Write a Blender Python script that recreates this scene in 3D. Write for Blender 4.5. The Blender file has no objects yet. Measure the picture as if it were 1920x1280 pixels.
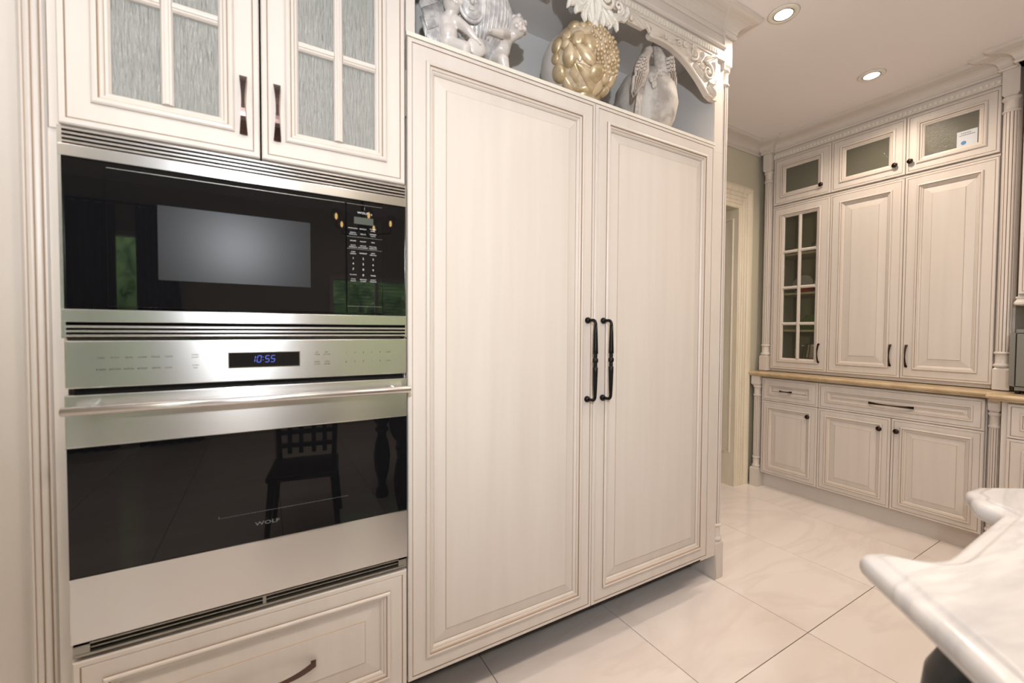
import bpy, bmesh, math, random
from mathutils import Vector, Matrix
random.seed(7)
R = math.radians
PI = math.pi
S = bpy.context.scene
COL = S.collection

# ------------------------------------------------------------------ camera
cam = bpy.data.cameras.new('camera')
camo = bpy.data.objects.new('camera', cam)
COL.objects.link(camo)
cam.sensor_width = 36.0
cam.lens = 793.12 / 1920 * 36
cam.clip_start = 0.05
yaw, pitch, roll = R(59.744), R(-1.53635), R(0.301176)
fw = Vector((math.cos(yaw) * math.cos(pitch), math.sin(yaw) * math.cos(pitch), math.sin(pitch)))
rt = Vector((math.sin(yaw), -math.cos(yaw), 0))
up = rt.cross(fw)
r2 = rt * math.cos(roll) + up * math.sin(roll)
u2 = -rt * math.sin(roll) + up * math.cos(roll)
m = Matrix.Identity(4)
for i in range(3):
    m[i][0], m[i][1], m[i][2] = r2[i], u2[i], -fw[i]
m.translation = Vector((0.3822, -1.3019, 1.3001))
camo.matrix_world = m
cam.dof.use_dof = True
cam.dof.focus_distance = 2.3
cam.dof.aperture_fstop = 2.4
S.camera = camo

# ------------------------------------------------------------------ world + colour
S.view_settings.view_transform = 'Standard'
S.view_settings.look = 'None'
S.view_settings.gamma = 1.0
S.view_settings.use_curve_mapping = False
S.view_settings.exposure = 0.0
w = bpy.data.worlds.new('world')
S.world = w
w.use_nodes = True
w.node_tree.nodes['Background'].inputs[0].default_value = (0.90, 0.96, 1.0, 1)
w.node_tree.nodes['Background'].inputs[1].default_value = 6.5

def light(name, kind, loc, power, color, size=0.1, target=None, **kw):
    l = bpy.data.lights.new(name, kind)
    l.energy = power
    l.color = color
    if kind == 'AREA':
        l.size = size
    else:
        l.shadow_soft_size = size
    for k, v in kw.items():
        setattr(l, k, v)
    o = bpy.data.objects.new(name, l)
    COL.objects.link(o)
    o.location = loc
    if target is not None:
        o.rotation_euler = (Vector(target) - Vector(loc)).to_track_quat('-Z', 'Y').to_euler()
    return o

CEIL = 2.875
WARM = (1.0, 0.83, 0.67)
# the photographer's flash, just above the camera, and its bounce off the ceiling
light('camera_flash', 'SPOT', (0.24, -1.72, 1.78), 100, (0.90, 0.95, 1.0), 0.03, (1.7, 0.3, 2.75), spot_size=R(140), spot_blend=0.6)
light('bounce_flash', 'SPOT', (0.30, -1.50, 1.62), 74, (0.90, 0.95, 1.0), 0.04, (0.0, -1.7, 2.875), spot_size=R(120), spot_blend=0.8)

# ------------------------------------------------------------------ materials
def srgb(r, g, b):
    def c(v):
        v /= 255
        return v / 12.92 if v <= .04045 else ((v + .055) / 1.055) ** 2.4
    return (c(r), c(g), c(b), 1)

def mat(name, base, rough=0.5, metal=0.0, **kw):
    M = bpy.data.materials.new(name)
    M.use_nodes = True
    n = M.node_tree.nodes
    b = n['Principled BSDF']
    b.inputs['Base Color'].default_value = base
    b.inputs['Roughness'].default_value = rough
    b.inputs['Metallic'].default_value = metal
    for k, v in kw.items():
        b.inputs[k].default_value = v
    return M

def noise_color(M, c1, c2, scale=(1, 1, 1), nscale=5, detail=4, lo=.35, hi=.65, coord='Object', bump=0, bdist=.002, dist=0):
    nt = M.node_tree
    b = nt.nodes['Principled BSDF']
    tc = nt.nodes.new('ShaderNodeTexCoord')
    mp = nt.nodes.new('ShaderNodeMapping')
    mp.inputs['Scale'].default_value = scale
    nz = nt.nodes.new('ShaderNodeTexNoise')
    nz.inputs['Scale'].default_value = nscale
    nz.inputs['Detail'].default_value = detail
    nz.inputs['Distortion'].default_value = dist
    cr = nt.nodes.new('ShaderNodeValToRGB')
    cr.color_ramp.elements[0].position = lo
    cr.color_ramp.elements[1].position = hi
    cr.color_ramp.elements[0].color = c1
    cr.color_ramp.elements[1].color = c2
    nt.links.new(tc.outputs[coord], mp.inputs[0])
    nt.links.new(mp.outputs[0], nz.inputs[0])
    nt.links.new(nz.outputs[0], cr.inputs[0])
    nt.links.new(cr.outputs[0], b.inputs['Base Color'])
    if bump:
        bp = nt.nodes.new('ShaderNodeBump')
        bp.inputs['Strength'].default_value = bump
        bp.inputs['Distance'].default_value = bdist
        nt.links.new(nz.outputs[0], bp.inputs['Height'])
        nt.links.new(bp.outputs[0], b.inputs['Normal'])
    return M

PAINT = noise_color(mat('cream_glazed_paint', (1, 1, 1, 1), .38), srgb(213, 204, 196), srgb(220, 212, 204),
                    (9, 9, .5), 2.5, 4, .25, .75)
PAINTH = noise_color(mat('cream_glazed_paint_rails', (1, 1, 1, 1), .38), srgb(215, 206, 198), srgb(221, 213, 205),
                     (1, 1, 1), 3.0, 4, .3, .7)
GLAZE = mat('brown_glaze', srgb(150, 124, 104), .55)
GLAZEL = mat('light_brown_glaze', srgb(192, 172, 152), .5)
WHITE = mat('white_painted_trim', srgb(232, 226, 214), .4)
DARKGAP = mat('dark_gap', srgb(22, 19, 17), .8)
WALLP = mat('pale_green_wall_paint', srgb(206, 200, 180), .7)
CEILP = mat('ceiling_paint', srgb(240, 234, 233), .8)
NICHE = mat('grey_niche_paint', srgb(222, 219, 217), .6)
CASING = noise_color(mat('ivory_casing_paint', (1, 1, 1, 1), .4), srgb(222, 211, 190), srgb(230, 220, 200), (10, 10, 1), 3, 3)
BRONZE = mat('oil_rubbed_bronze', srgb(58, 46, 42), .32, .9)
BLACKM = mat('black_iron', srgb(40, 38, 38), .42, .85)
COPPER = noise_color(mat('brushed_bronze_pull', (1, 1, 1, 1), .24, .9), srgb(40, 35, 36), srgb(98, 78, 72), (1, 1, 12), 1.2, 1, .35, .7)
COUNTER = noise_color(mat('tan_counter', (1, 1, 1, 1), .3), srgb(186, 162, 126), srgb(206, 184, 150), (1, 1, 1), 14, 5)
GROUT = mat('brown_grout', srgb(84, 64, 54), .9)

def marble(name, base, base2, vein, rough, scale, amt):
    M = mat(name, base, rough)
    nt = M.node_tree
    b = nt.nodes['Principled BSDF']
    tc = nt.nodes.new('ShaderNodeTexCoord')
    oi = nt.nodes.new('ShaderNodeObjectInfo')
    add = nt.nodes.new('ShaderNodeVectorMath')
    add.operation = 'MULTIPLY_ADD'
    add.inputs[1].default_value = (7, 13, 5)
    nt.links.new(oi.outputs['Random'], add.inputs[0])
    nt.links.new(tc.outputs['Object'], add.inputs[2])
    mp = nt.nodes.new('ShaderNodeMapping')
    mp.inputs['Rotation'].default_value = (0, 0, R(35))
    mp.inputs['Scale'].default_value = (scale, scale * 3.2, scale)
    nt.links.new(add.outputs[0], mp.inputs[0])
    n1 = nt.nodes.new('ShaderNodeTexNoise')
    n1.inputs['Scale'].default_value = 1.0
    n1.inputs['Detail'].default_value = 7
    n1.inputs['Distortion'].default_value = 1.2
    nt.links.new(mp.outputs[0], n1.inputs[0])
    c1 = nt.nodes.new('ShaderNodeValToRGB')
    e = c1.color_ramp.elements
    e[0].position = .30; e[0].color = base2
    e[1].position = .60; e[1].color = base
    nt.links.new(n1.outputs[0], c1.inputs[0])
    n2 = nt.nodes.new('ShaderNodeTexNoise')
    n2.inputs['Scale'].default_value = 1.3
    n2.inputs['Detail'].default_value = 8
    n2.inputs['Distortion'].default_value = 2.2
    nt.links.new(mp.outputs[0], n2.inputs[0])
    c2 = nt.nodes.new('ShaderNodeValToRGB')
    e = c2.color_ramp.elements
    e[0].position = .42; e[0].color = (0, 0, 0, 1)
    e[1].position = .50; e[1].color = (amt, amt, amt, 1)
    x = c2.color_ramp.elements.new(.56); x.color = (0, 0, 0, 1)
    nt.links.new(n2.outputs[0], c2.inputs[0])
    mx = nt.nodes.new('ShaderNodeMixRGB')
    mx.inputs[2].default_value = vein
    nt.links.new(c2.outputs[0], mx.inputs[0])
    nt.links.new(c1.outputs[0], mx.inputs[1])
    nt.links.new(mx.outputs[0], b.inputs['Base Color'])
    return M
TILE = marble('cream_marble_tile', srgb(244, 236, 231), srgb(238, 228, 222), srgb(212, 198, 192), .12, 0.55, .22)
ISLE = marble('white_grey_marble', srgb(224, 221, 219), srgb(206, 203, 203), srgb(160, 160, 164), .18, 1.1, .32)

def steel(name, base, rough):
    M = mat(name, base, rough, 1.0)
    b = M.node_tree.nodes['Principled BSDF']
    b.inputs['Anisotropic'].default_value = .75
    nt = M.node_tree
    tg = nt.nodes.new('ShaderNodeTangent')
    tg.direction_type = 'RADIAL'
    tg.axis = 'Z'
    nt.links.new(tg.outputs[0], b.inputs['Tangent'])
    b.inputs['Anisotropic Rotation'].default_value = 0.25
    tc = nt.nodes.new('ShaderNodeTexCoord')
    mp = nt.nodes.new('ShaderNodeMapping')
    mp.inputs['Scale'].default_value = (3, 3, 500)
    nz = nt.nodes.new('ShaderNodeTexNoise')
    nz.inputs['Scale'].default_value = 2
    bpn = nt.nodes.new('ShaderNodeBump')
    bpn.inputs['Strength'].default_value = .05
    bpn.inputs['Distance'].default_value = .0004
    nt.links.new(tc.outputs['Object'], mp.inputs[0])
    nt.links.new(mp.outputs[0], nz.inputs[0])
    nt.links.new(nz.outputs[0], bpn.inputs['Height'])
    nt.links.new(bpn.outputs[0], b.inputs['Normal'])
    return M
STEEL = steel('brushed_stainless_steel', srgb(222, 221, 220), .26)
STEELB = mat('polished_steel', srgb(220, 220, 220), .12, 1.0)
STEELD = mat('satin_grey_metal', srgb(160, 158, 150), .35, .9)
BGLASS = mat('black_oven_glass', (.006, .006, .007, 1), .02)
BGLASS.node_tree.nodes['Principled BSDF'].inputs['IOR'].default_value = 1.48
BPLAST = mat('black_plastic', (.012, .012, .013, 1), .25)
LETTERB = mat('dark_printed_letters', (.02, .02, .02, 1), .6)
LETTERW = mat('pale_printed_letters', srgb(215, 215, 215), .5)
LETTERG = mat('grey_printed_letters', srgb(120, 120, 120), .5)

def emis(name, col, st):
    M = mat(name, (0, 0, 0, 1), .5)
    b = M.node_tree.nodes['Principled BSDF']
    b.inputs['Emission Color'].default_value = col
    b.inputs['Emission Strength'].default_value = st
    return M
BLUESEG = emis('blue_display_digits', srgb(90, 110, 230), 1.2)
LCD = emis('green_lcd', srgb(96, 102, 84), .55)
LAMP = emis('lamp_lens', (1, .93, .82, 1), 14)
FLAME = emis('candle_bulb', (1, .62, .28, 1), 30)

def rainglass(name, col, trans, rough, bump, scl=(60, 60, 9)):
    M = mat(name, col, rough)
    nt = M.node_tree
    b = nt.nodes['Principled BSDF']
    b.inputs['Transmission Weight'].default_value = trans
    b.inputs['IOR'].default_value = 1.45
    tc = nt.nodes.new('ShaderNodeTexCoord')
    mp = nt.nodes.new('ShaderNodeMapping')
    mp.inputs['Scale'].default_value = scl
    nz = nt.nodes.new('ShaderNodeTexNoise')
    nz.inputs['Scale'].default_value = 3
    nz.inputs['Detail'].default_value = 3
    nz.inputs['Distortion'].default_value = .6
    bpn = nt.nodes.new('ShaderNodeBump')
    bpn.inputs['Strength'].default_value = bump
    bpn.inputs['Distance'].default_value = .003
    nt.links.new(tc.outputs['Object'], mp.inputs[0])
    nt.links.new(mp.outputs[0], nz.inputs[0])
    nt.links.new(nz.outputs[0], bpn.inputs['Height'])
    nt.links.new(bpn.outputs[0], b.inputs['Normal'])
    return M
def thinglass(name, tint, body, bodyamt, gloss, bump, scl, rough=.05):
    """thin pane: see-through tint, a share of milky body, and a rippled mirror coat"""
    M = bpy.data.materials.new(name); M.use_nodes = True
    nt = M.node_tree; nt.nodes.clear()
    out = nt.nodes.new('ShaderNodeOutputMaterial')
    tr = nt.nodes.new('ShaderNodeBsdfTransparent'); tr.inputs[0].default_value = tint
    df = nt.nodes.new('ShaderNodeBsdfDiffuse'); df.inputs[0].default_value = body
    gl = nt.nodes.new('ShaderNodeBsdfGlossy'); gl.inputs['Roughness'].default_value = rough
    m1 = nt.nodes.new('ShaderNodeMixShader'); m1.inputs[0].default_value = bodyamt
    m2 = nt.nodes.new('ShaderNodeMixShader')
    fr = nt.nodes.new('ShaderNodeFresnel'); fr.inputs[0].default_value = gloss
    tc = nt.nodes.new('ShaderNodeTexCoord'); mp = nt.nodes.new('ShaderNodeMapping'); mp.inputs['Scale'].default_value = scl
    nz = nt.nodes.new('ShaderNodeTexNoise'); nz.inputs['Scale'].default_value = 3; nz.inputs['Detail'].default_value = 3; nz.inputs['Distortion'].default_value = .6
    bpn = nt.nodes.new('ShaderNodeBump'); bpn.inputs['Strength'].default_value = bump; bpn.inputs['Distance'].default_value = .003
    L = nt.links.new
    L(tc.outputs['Object'], mp.inputs[0]); L(mp.outputs[0], nz.inputs[0]); L(nz.outputs[0], bpn.inputs['Height'])
    L(bpn.outputs[0], gl.inputs['Normal']); L(bpn.outputs[0], df.inputs['Normal']); L(bpn.outputs[0], fr.inputs['Normal'])
    ge = nt.nodes.new('ShaderNodeNewGeometry')
    om = nt.nodes.new('ShaderNodeMath'); om.operation = 'SUBTRACT'; om.inputs[0].default_value = 1
    ml = nt.nodes.new('ShaderNodeMath'); ml.operation = 'MULTIPLY'
    L(ge.outputs['Backfacing'], om.inputs[1]); L(om.outputs[0], ml.inputs[0]); L(fr.outputs[0], ml.inputs[1])
    L(tr.outputs[0], m1.inputs[1]); L(df.outputs[0], m1.inputs[2]); L(ml.outputs[0], m2.inputs[0])
    L(m1.outputs[0], m2.inputs[1]); L(gl.outputs[0], m2.inputs[2]); L(m2.outputs[0], out.inputs[0])
    return M
RAIN = thinglass('rain_textured_glass', (.55, .57, .56, 1), srgb(192, 194, 190), .64, 1.7, 1.0, (75, 75, 9), .10)
for _n in RAIN.node_tree.nodes:
    if _n.type == 'BUMP': _n.inputs['Distance'].default_value = .008
SEEDY = thinglass('seedy_glass', (.50, .50, .46, 1), srgb(140, 138, 122), .5, 1.5, .7, (45, 45, 45), .12)
CLEAR = thinglass('wavy_clear_glass', (.86, .86, .80, 1), srgb(120, 120, 108), .10, 1.3, .35, (30, 30, 6), .04)
INTER = mat('cabinet_interior', srgb(196, 192, 178), .6)
INTERD = mat('dark_cabinet_interior', srgb(186, 176, 154), .6)

# microwave mesh window: fine perforated screen
MESHW = mat('perforated_screen', srgb(84, 84, 86), .3, 0, **{'Specular IOR Level': .12})
nt = MESHW.node_tree
b = nt.nodes['Principled BSDF']
tc = nt.nodes.new('ShaderNodeTexCoord')
mp = nt.nodes.new('ShaderNodeMapping')
mp.inputs['Scale'].default_value = (320, 320, 320)
sp = nt.nodes.new('ShaderNodeSeparateXYZ')
nt.links.new(tc.outputs['Object'], mp.inputs[0])
nt.links.new(mp.outputs[0], sp.inputs[0])
outs = []
for ax in (0, 2):
    fr = nt.nodes.new('ShaderNodeMath'); fr.operation = 'FRACT'
    nt.links.new(sp.outputs[ax], fr.inputs[0])
    sb = nt.nodes.new('ShaderNodeMath'); sb.operation = 'SUBTRACT'; sb.inputs[1].default_value = .5
    nt.links.new(fr.outputs[0], sb.inputs[0])
    pw = nt.nodes.new('ShaderNodeMath'); pw.operation = 'POWER'; pw.inputs[1].default_value = 2
    nt.links.new(sb.outputs[0], pw.inputs[0])
    outs.append(pw)
ad = nt.nodes.new('ShaderNodeMath'); ad.operation = 'ADD'
nt.links.new(outs[0].outputs[0], ad.inputs[0]); nt.links.new(outs[1].outputs[0], ad.inputs[1])
ls = nt.nodes.new('ShaderNodeMath'); ls.operation = 'LESS_THAN'; ls.inputs[1].default_value = .075
nt.links.new(ad.outputs[0], ls.inputs[0])
mx = nt.nodes.new('ShaderNodeMixRGB')
mx.inputs[1].default_value = srgb(44, 44, 46)
mx.inputs[2].default_value = srgb(26, 26, 27)
nt.links.new(ls.outputs[0], mx.inputs[0]); nt.links.new(mx.outputs[0], b.inputs['Base Color'])

def stone(name, c1, c2, sc, bump, rough=.45, metal=0.0, bd=.004, kind='noise'):
    M = mat(name, c1, rough, metal)
    noise_color(M, c1, c2, (1, 1, 1), sc, 6, .4, .6, 'Object', bump, bd)
    return M
PEARL = stone('pearly_silver_glaze', srgb(196, 194, 196), srgb(232, 230, 228), 34, .7, .3, .2, .006)
PEARLF = mat('smooth_pearly_skin', srgb(226, 219, 214), .3, .1)
WINGM = stone('silver_feathers', srgb(178, 176, 178), srgb(212, 210, 208), 60, .3, .35, .2, .003)
GOLD = stone('antique_gold_fruit', srgb(194, 172, 136), srgb(228, 208, 176), 20, .15, .36, .4, .002)
GOLDL = stone('pale_gold_ground', srgb(204, 186, 158), srgb(224, 210, 188), 40, .3, .5, .25, .002)
BIRD = stone('weathered_grey_feathers', srgb(186, 177, 169), srgb(208, 201, 194), 60, .3, .6, 0, .003)
BIRDG = mat('feather_groove_shade', srgb(128, 112, 99), .7)  # shade painted into the wing grooves so the shallow feather ridges read
EGG = stone('weathered_stone', srgb(170, 162, 156), srgb(208, 202, 196), 16, .25, .6, 0, .003)
CARVE = mat('carved_cream_wood', srgb(226, 215, 203), .42)
WHITEC = mat('white_carved_ornament', srgb(246, 240, 230), .35)
WOODD = noise_color(mat('dark_brown_wood', (1, 1, 1, 1), .3), srgb(50, 36, 31), srgb(70, 52, 44), (3, 3, 20), 3, 4)
BLACKW = mat('black_painted_wood', srgb(20, 19, 18), .35)
LEAF = noise_color(mat('green_foliage', (1, 1, 1, 1), .7), srgb(56, 92, 52), srgb(158, 190, 116), (1, 1, 1), 9, 6, .35, .65)
DRAPE = mat('dark_drape', srgb(52, 52, 58), .28)
REDC = mat('red_glaze', srgb(190, 70, 40), .2)
GREENC = mat('olive_green_glaze', srgb(90, 120, 60), .25)
YELC = mat('yellow_glaze', srgb(214, 180, 60), .25)
SILV = mat('silverware', srgb(210, 210, 212), .15, 1.0)
PORC = mat('white_porcelain', srgb(225, 225, 225), .2)
PAPER = mat('white_card', srgb(214, 218, 222), .6)
BLUEP = mat('blue_print', srgb(90, 140, 190), .6)
SCREENG = mat('grey_toaster_glass', srgb(120, 126, 124), .1, .6)

# ------------------------------------------------------------------ mesh helpers
class MB:
    def __init__(s):
        s.v = []; s.f = []; s.m = []; s.sm = []
    def add(s, vs, fs, mi=0, smooth=False):
        o = len(s.v)
        s.v += [tuple(p) for p in vs]
        for q in fs:
            s.f.append([o + i for i in q]); s.m.append(mi); s.sm.append(smooth)
        return s
    def box(s, x0, x1, y0, y1, z0, z1, mi=0):
        vs = [(x, y, z) for z in (z0, z1) for y in (y0, y1) for x in (x0, x1)]
        return s.add(vs, [(0, 2, 3, 1), (4, 5, 7, 6), (0, 1, 5, 4), (2, 6, 7, 3), (0, 4, 6, 2), (1, 3, 7, 5)], mi)
    def bbox(s, x0, x1, y0, y1, z0, z1, c=.002, mi=0):
        """box with all edges chamfered by c"""
        c = min(c, (x1 - x0) * .45, (y1 - y0) * .45, (z1 - z0) * .45)
        bm = bmesh.new()
        bmesh.ops.create_cube(bm, size=1)
        for v in bm.verts:
            v.co = Vector((x0 if v.co.x < 0 else x1, y0 if v.co.y < 0 else y1, z0 if v.co.z < 0 else z1))
        bmesh.ops.bevel(bm, geom=bm.edges[:], offset=c, segments=2, affect='EDGES', profile=.6)
        s.bm(bm, mi)
        return s
    def bm(s, bm, mi=0, smooth=False, M=None):
        bm.verts.ensure_lookup_table()
        bm.verts.index_update()
        vs = [(M @ v.co if M else v.co)[:] for v in bm.verts]
        s.add(vs, [[v.index for v in f.verts] for f in bm.faces], mi, smooth)
        bm.free()
        return s
    def rings(s, u0, u1, z0, z1, d0, prof, cap=None, mat0=0):
        """nested rectangles; prof: (inset, depth, material of the band that leads to it)"""
        o = len(s.v)
        for p in prof:
            i, d = p[0], d0 + p[1]
            s.v += [(u0 + i, d, z0 + i), (u1 - i, d, z0 + i), (u1 - i, d, z1 - i), (u0 + i, d, z1 - i)]
        for k in range(1, len(prof)):
            a, b_ = o + 4 * (k - 1), o + 4 * k
            mi = prof[k][2] if len(prof[k]) > 2 else mat0
            for j in range(4):
                j2 = (j + 1) % 4
                s.f.append([a + j, a + j2, b_ + j2, b_ + j]); s.m.append(mi); s.sm.append(False)
        if cap is not None:
            e = o + 4 * (len(prof) - 1)
            s.f.append([e, e + 1, e + 2, e + 3]); s.m.append(cap); s.sm.append(False)
        return s
    def lathe(s, cx, cy, prof, seg=24, mi=0, smooth=True, mod=None, axis='z', cz=0):
        o = len(s.v)
        for (r, z) in prof:
            for k in range(seg):
                a = 2 * PI * k / seg
                rr = r * (mod(a, z) if mod else 1)
                x, y = rr * math.cos(a), rr * math.sin(a)
                if axis == 'z': s.v.append((cx + x, cy + y, cz + z))
                elif axis == 'y': s.v.append((cx + x, cy + z, cz + y))
                else: s.v.append((cx + z, cy + x, cz + y))
        n = len(prof)
        for i in range(n - 1):
            for k in range(seg):
                k2 = (k + 1) % seg
                a, b_ = o + i * seg, o + (i + 1) * seg
                s.f.append([a + k, a + k2, b_ + k2, b_ + k] if axis != 'y' else [a + k, b_ + k, b_ + k2, a + k2])
                s.m.append(mi); s.sm.append(smooth)
        s.f.append([o + k for k in range(seg)][::-1]); s.m.append(mi); s.sm.append(False)
        s.f.append([o + (n - 1) * seg + k for k in range(seg)]); s.m.append(mi); s.sm.append(False)
        return s
    def tube(s, pts, rad, seg=10, mi=0, flat=1.0, nrm=None):
        pts = [Vector(p) for p in pts]
        if not hasattr(rad, '__len__'): rad = [rad] * len(pts)
        o = len(s.v)
        ref = Vector(nrm) if nrm else None
        prev = None
        for i, p in enumerate(pts):
            t = (pts[min(i + 1, len(pts) - 1)] - pts[max(i - 1, 0)]).normalized()
            if ref: n = (ref - t * ref.dot(t)).normalized()
            elif prev: n = (prev - t * prev.dot(t)).normalized()
            else:
                q = Vector((0, 0, 1)) if abs(t.z) < .9 else Vector((1, 0, 0))
                n = (q - t * q.dot(t)).normalized()
            prev = n
            bn = t.cross(n)
            for k in range(seg):
                a = 2 * PI * k / seg
                s.v.append(tuple(p + n * (rad[i] * flat * math.cos(a)) + bn * (rad[i] * math.sin(a))))
        for i in range(len(pts) - 1):
            for k in range(seg):
                k2 = (k + 1) % seg
                a, b_ = o + i * seg, o + (i + 1) * seg
                s.f.append([a + k, a + k2, b_ + k2, b_ + k]); s.m.append(mi); s.sm.append(True)
        s.f.append([o + k for k in range(seg)][::-1]); s.m.append(mi); s.sm.append(True)
        s.f.append([o + (len(pts) - 1) * seg + k for k in range(seg)]); s.m.append(mi); s.sm.append(True)
        return s
    def ell(s, c, r, rot=(0, 0, 0), seg=20, mi=0, shape=None):
        bm = bmesh.new()
        bmesh.ops.create_uvsphere(bm, u_segments=seg, v_segments=max(6, seg // 2), radius=1)
        if shape:
            for v in bm.verts: v.co = shape(v.co.copy())
        from mathutils import Euler
        M = Matrix.Translation(Vector(c)) @ Euler(rot).to_matrix().to_4x4() @ Matrix.Diagonal((r[0], r[1], r[2], 1))
        return s.bm(bm, mi, True, M)
    def limb(s, a, b_, ra, rb, mi=0, seg=14):
        a, b_ = Vector(a), Vector(b_)
        n = 7
        s.ell(a, (ra,) * 3, seg=seg, mi=mi); s.ell(b_, (rb,) * 3, seg=seg, mi=mi)
        return s.tube([a.lerp(b_, i / (n - 1)) for i in range(n)], [ra + (rb - ra) * i / (n - 1) for i in range(n)], seg, mi)
    def sweep(s, path, prof, mi=0, mats=None, closed=False):
        """path in (u,d) walked so that outward is to its right-hand side; prof (out, z)"""
        P = [Vector(p) for p in path]
        n = len(P)
        offs = []
        for i in range(n):
            d1 = (P[i] - P[i - 1]).normalized() if (i > 0 or closed) else None
            d2 = (P[(i + 1) % n] - P[i]).normalized() if (i < n - 1 or closed) else None
            if d1 is None: d1 = d2
            if d2 is None: d2 = d1
            n1, n2 = Vector((d1.y, -d1.x)), Vector((d2.y, -d2.x))
            b_ = (n1 + n2).normalized()
            offs.append(b_ / max(.2, b_.dot(n1)))
        o = len(s.v)
        k = len(prof)
        for i in range(n):
            for (q, z) in prof:
                s.v.append((P[i].x + offs[i].x * q, P[i].y + offs[i].y * q, z))
        for i in range(n if closed else n - 1):
            i2 = (i + 1) % n
            for j in range(k - 1):
                s.f.append([o + i * k + j, o + i2 * k + j, o + i2 * k + j + 1, o + i * k + j + 1])
                s.m.append(mats[j] if mats else mi); s.sm.append(False)
        if not closed:
            s.f.append([o + j for j in range(k)]); s.m.append(mi); s.sm.append(False)
            s.f.append([o + (n - 1) * k + j for j in range(k)][::-1]); s.m.append(mi); s.sm.append(False)
        return s
    def prism(s, pts, d0, d1, mi=0):
        """extrude an (x,z) outline from depth d0 to d1"""
        n = len(pts)
        vs = [(p[0], d0, p[1]) for p in pts] + [(p[0], d1, p[1]) for p in pts]
        return s.add(vs, [list(range(n)), list(range(n, 2 * n))[::-1]] + [[i, i + n, (i + 1) % n + n, (i + 1) % n] for i in range(n)], mi)
    def mesh(s, name, mats, off=(0, 0, 0)):
        me = bpy.data.meshes.new(name)
        me.from_pydata([(p[0] - off[0], p[1] - off[1], p[2] - off[2]) for p in s.v], [], s.f)
        for x in mats: me.materials.append(x)
        me.polygons.foreach_set('material_index', s.m)
        me.polygons.foreach_set('use_smooth', s.sm)
        bm = bmesh.new(); bm.from_mesh(me)
        bmesh.ops.recalc_face_normals(bm, faces=bm.faces[:])
        bm.to_mesh(me); bm.free()
        me.update()
        return me

def obj(name, mb, mats, parent=None, kind=None):
    """one mesh object; with a parent its coordinates are taken relative to the thing's origin"""
    if not isinstance(mats, (list, tuple)): mats = [mats]
    off = (0, 0, 0)
    if parent is not None:
        off = parent.get('_o', (0, 0, 0))
    o = bpy.data.objects.new(name, mb.mesh(name, mats, off))
    COL.objects.link(o)
    if parent is not None:
        o.parent = parent
        o['_o'] = list(off)
    if kind: o['kind'] = kind
    return o

def thing(name, label, cat, origin, wall='A', group=None):
    o = bpy.data.objects.new(name, None)
    o.empty_display_size = .1
    COL.objects.link(o)
    o['_o'] = list(origin)
    if wall == 'A':
        o.location = origin
    else:
        o.location = (origin[1], -origin[0], origin[2])
        o.rotation_euler = (0, 0, -PI / 2)
    o['label'] = label; o['category'] = cat
    if group: o['group'] = group
    return o

def tagged(o, label, cat, group=None):
    o['label'] = label; o['category'] = cat
    if group: o['group'] = group
    return o

def remesh(o, vox, smooth=2):
    md = o.modifiers.new('r', 'REMESH'); md.mode = 'VOXEL'; md.voxel_size = vox; md.use_smooth_shade = True
    if smooth:
        sm = o.modifiers.new('s', 'SMOOTH'); sm.iterations = smooth; sm.factor = .5
    dg = bpy.context.evaluated_depsgraph_get()
    me = bpy.data.meshes.new_from_object(o.evaluated_get(dg))
    o.modifiers.clear()
    mats = list(o.data.materials)
    o.data = me
    me.materials.clear()
    for x in mats: me.materials.append(x)
    return o

_tc = {}
def text_verts(t):
    if t not in _tc:
        cu = bpy.data.curves.new('t', 'FONT')
        cu.body = t; cu.size = 1; cu.align_x = 'CENTER'; cu.align_y = 'CENTER'
        cu.resolution_u = 2
        o = bpy.data.objects.new('t', cu); COL.objects.link(o)
        dg = bpy.context.evaluated_depsgraph_get()
        me = bpy.data.meshes.new_from_object(o.evaluated_get(dg))
        _tc[t] = ([v.co.copy() for v in me.vertices], [list(p.vertices) for p in me.polygons])
        bpy.data.objects.remove(o); bpy.data.curves.remove(cu); bpy.data.meshes.remove(me)
    return _tc[t]

def text(mb, t, u, d, z, size, wide=1.0, mi=0):
    vs, fs = text_verts(t)
    mb.add([(u + p.x * size * wide, d, z + p.y * size) for p in vs], fs, mi)

# ------------------------------------------------------------------ the room
def struct(name, mb, m_):
    return obj(name, mb, m_, None, 'structure')

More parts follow.
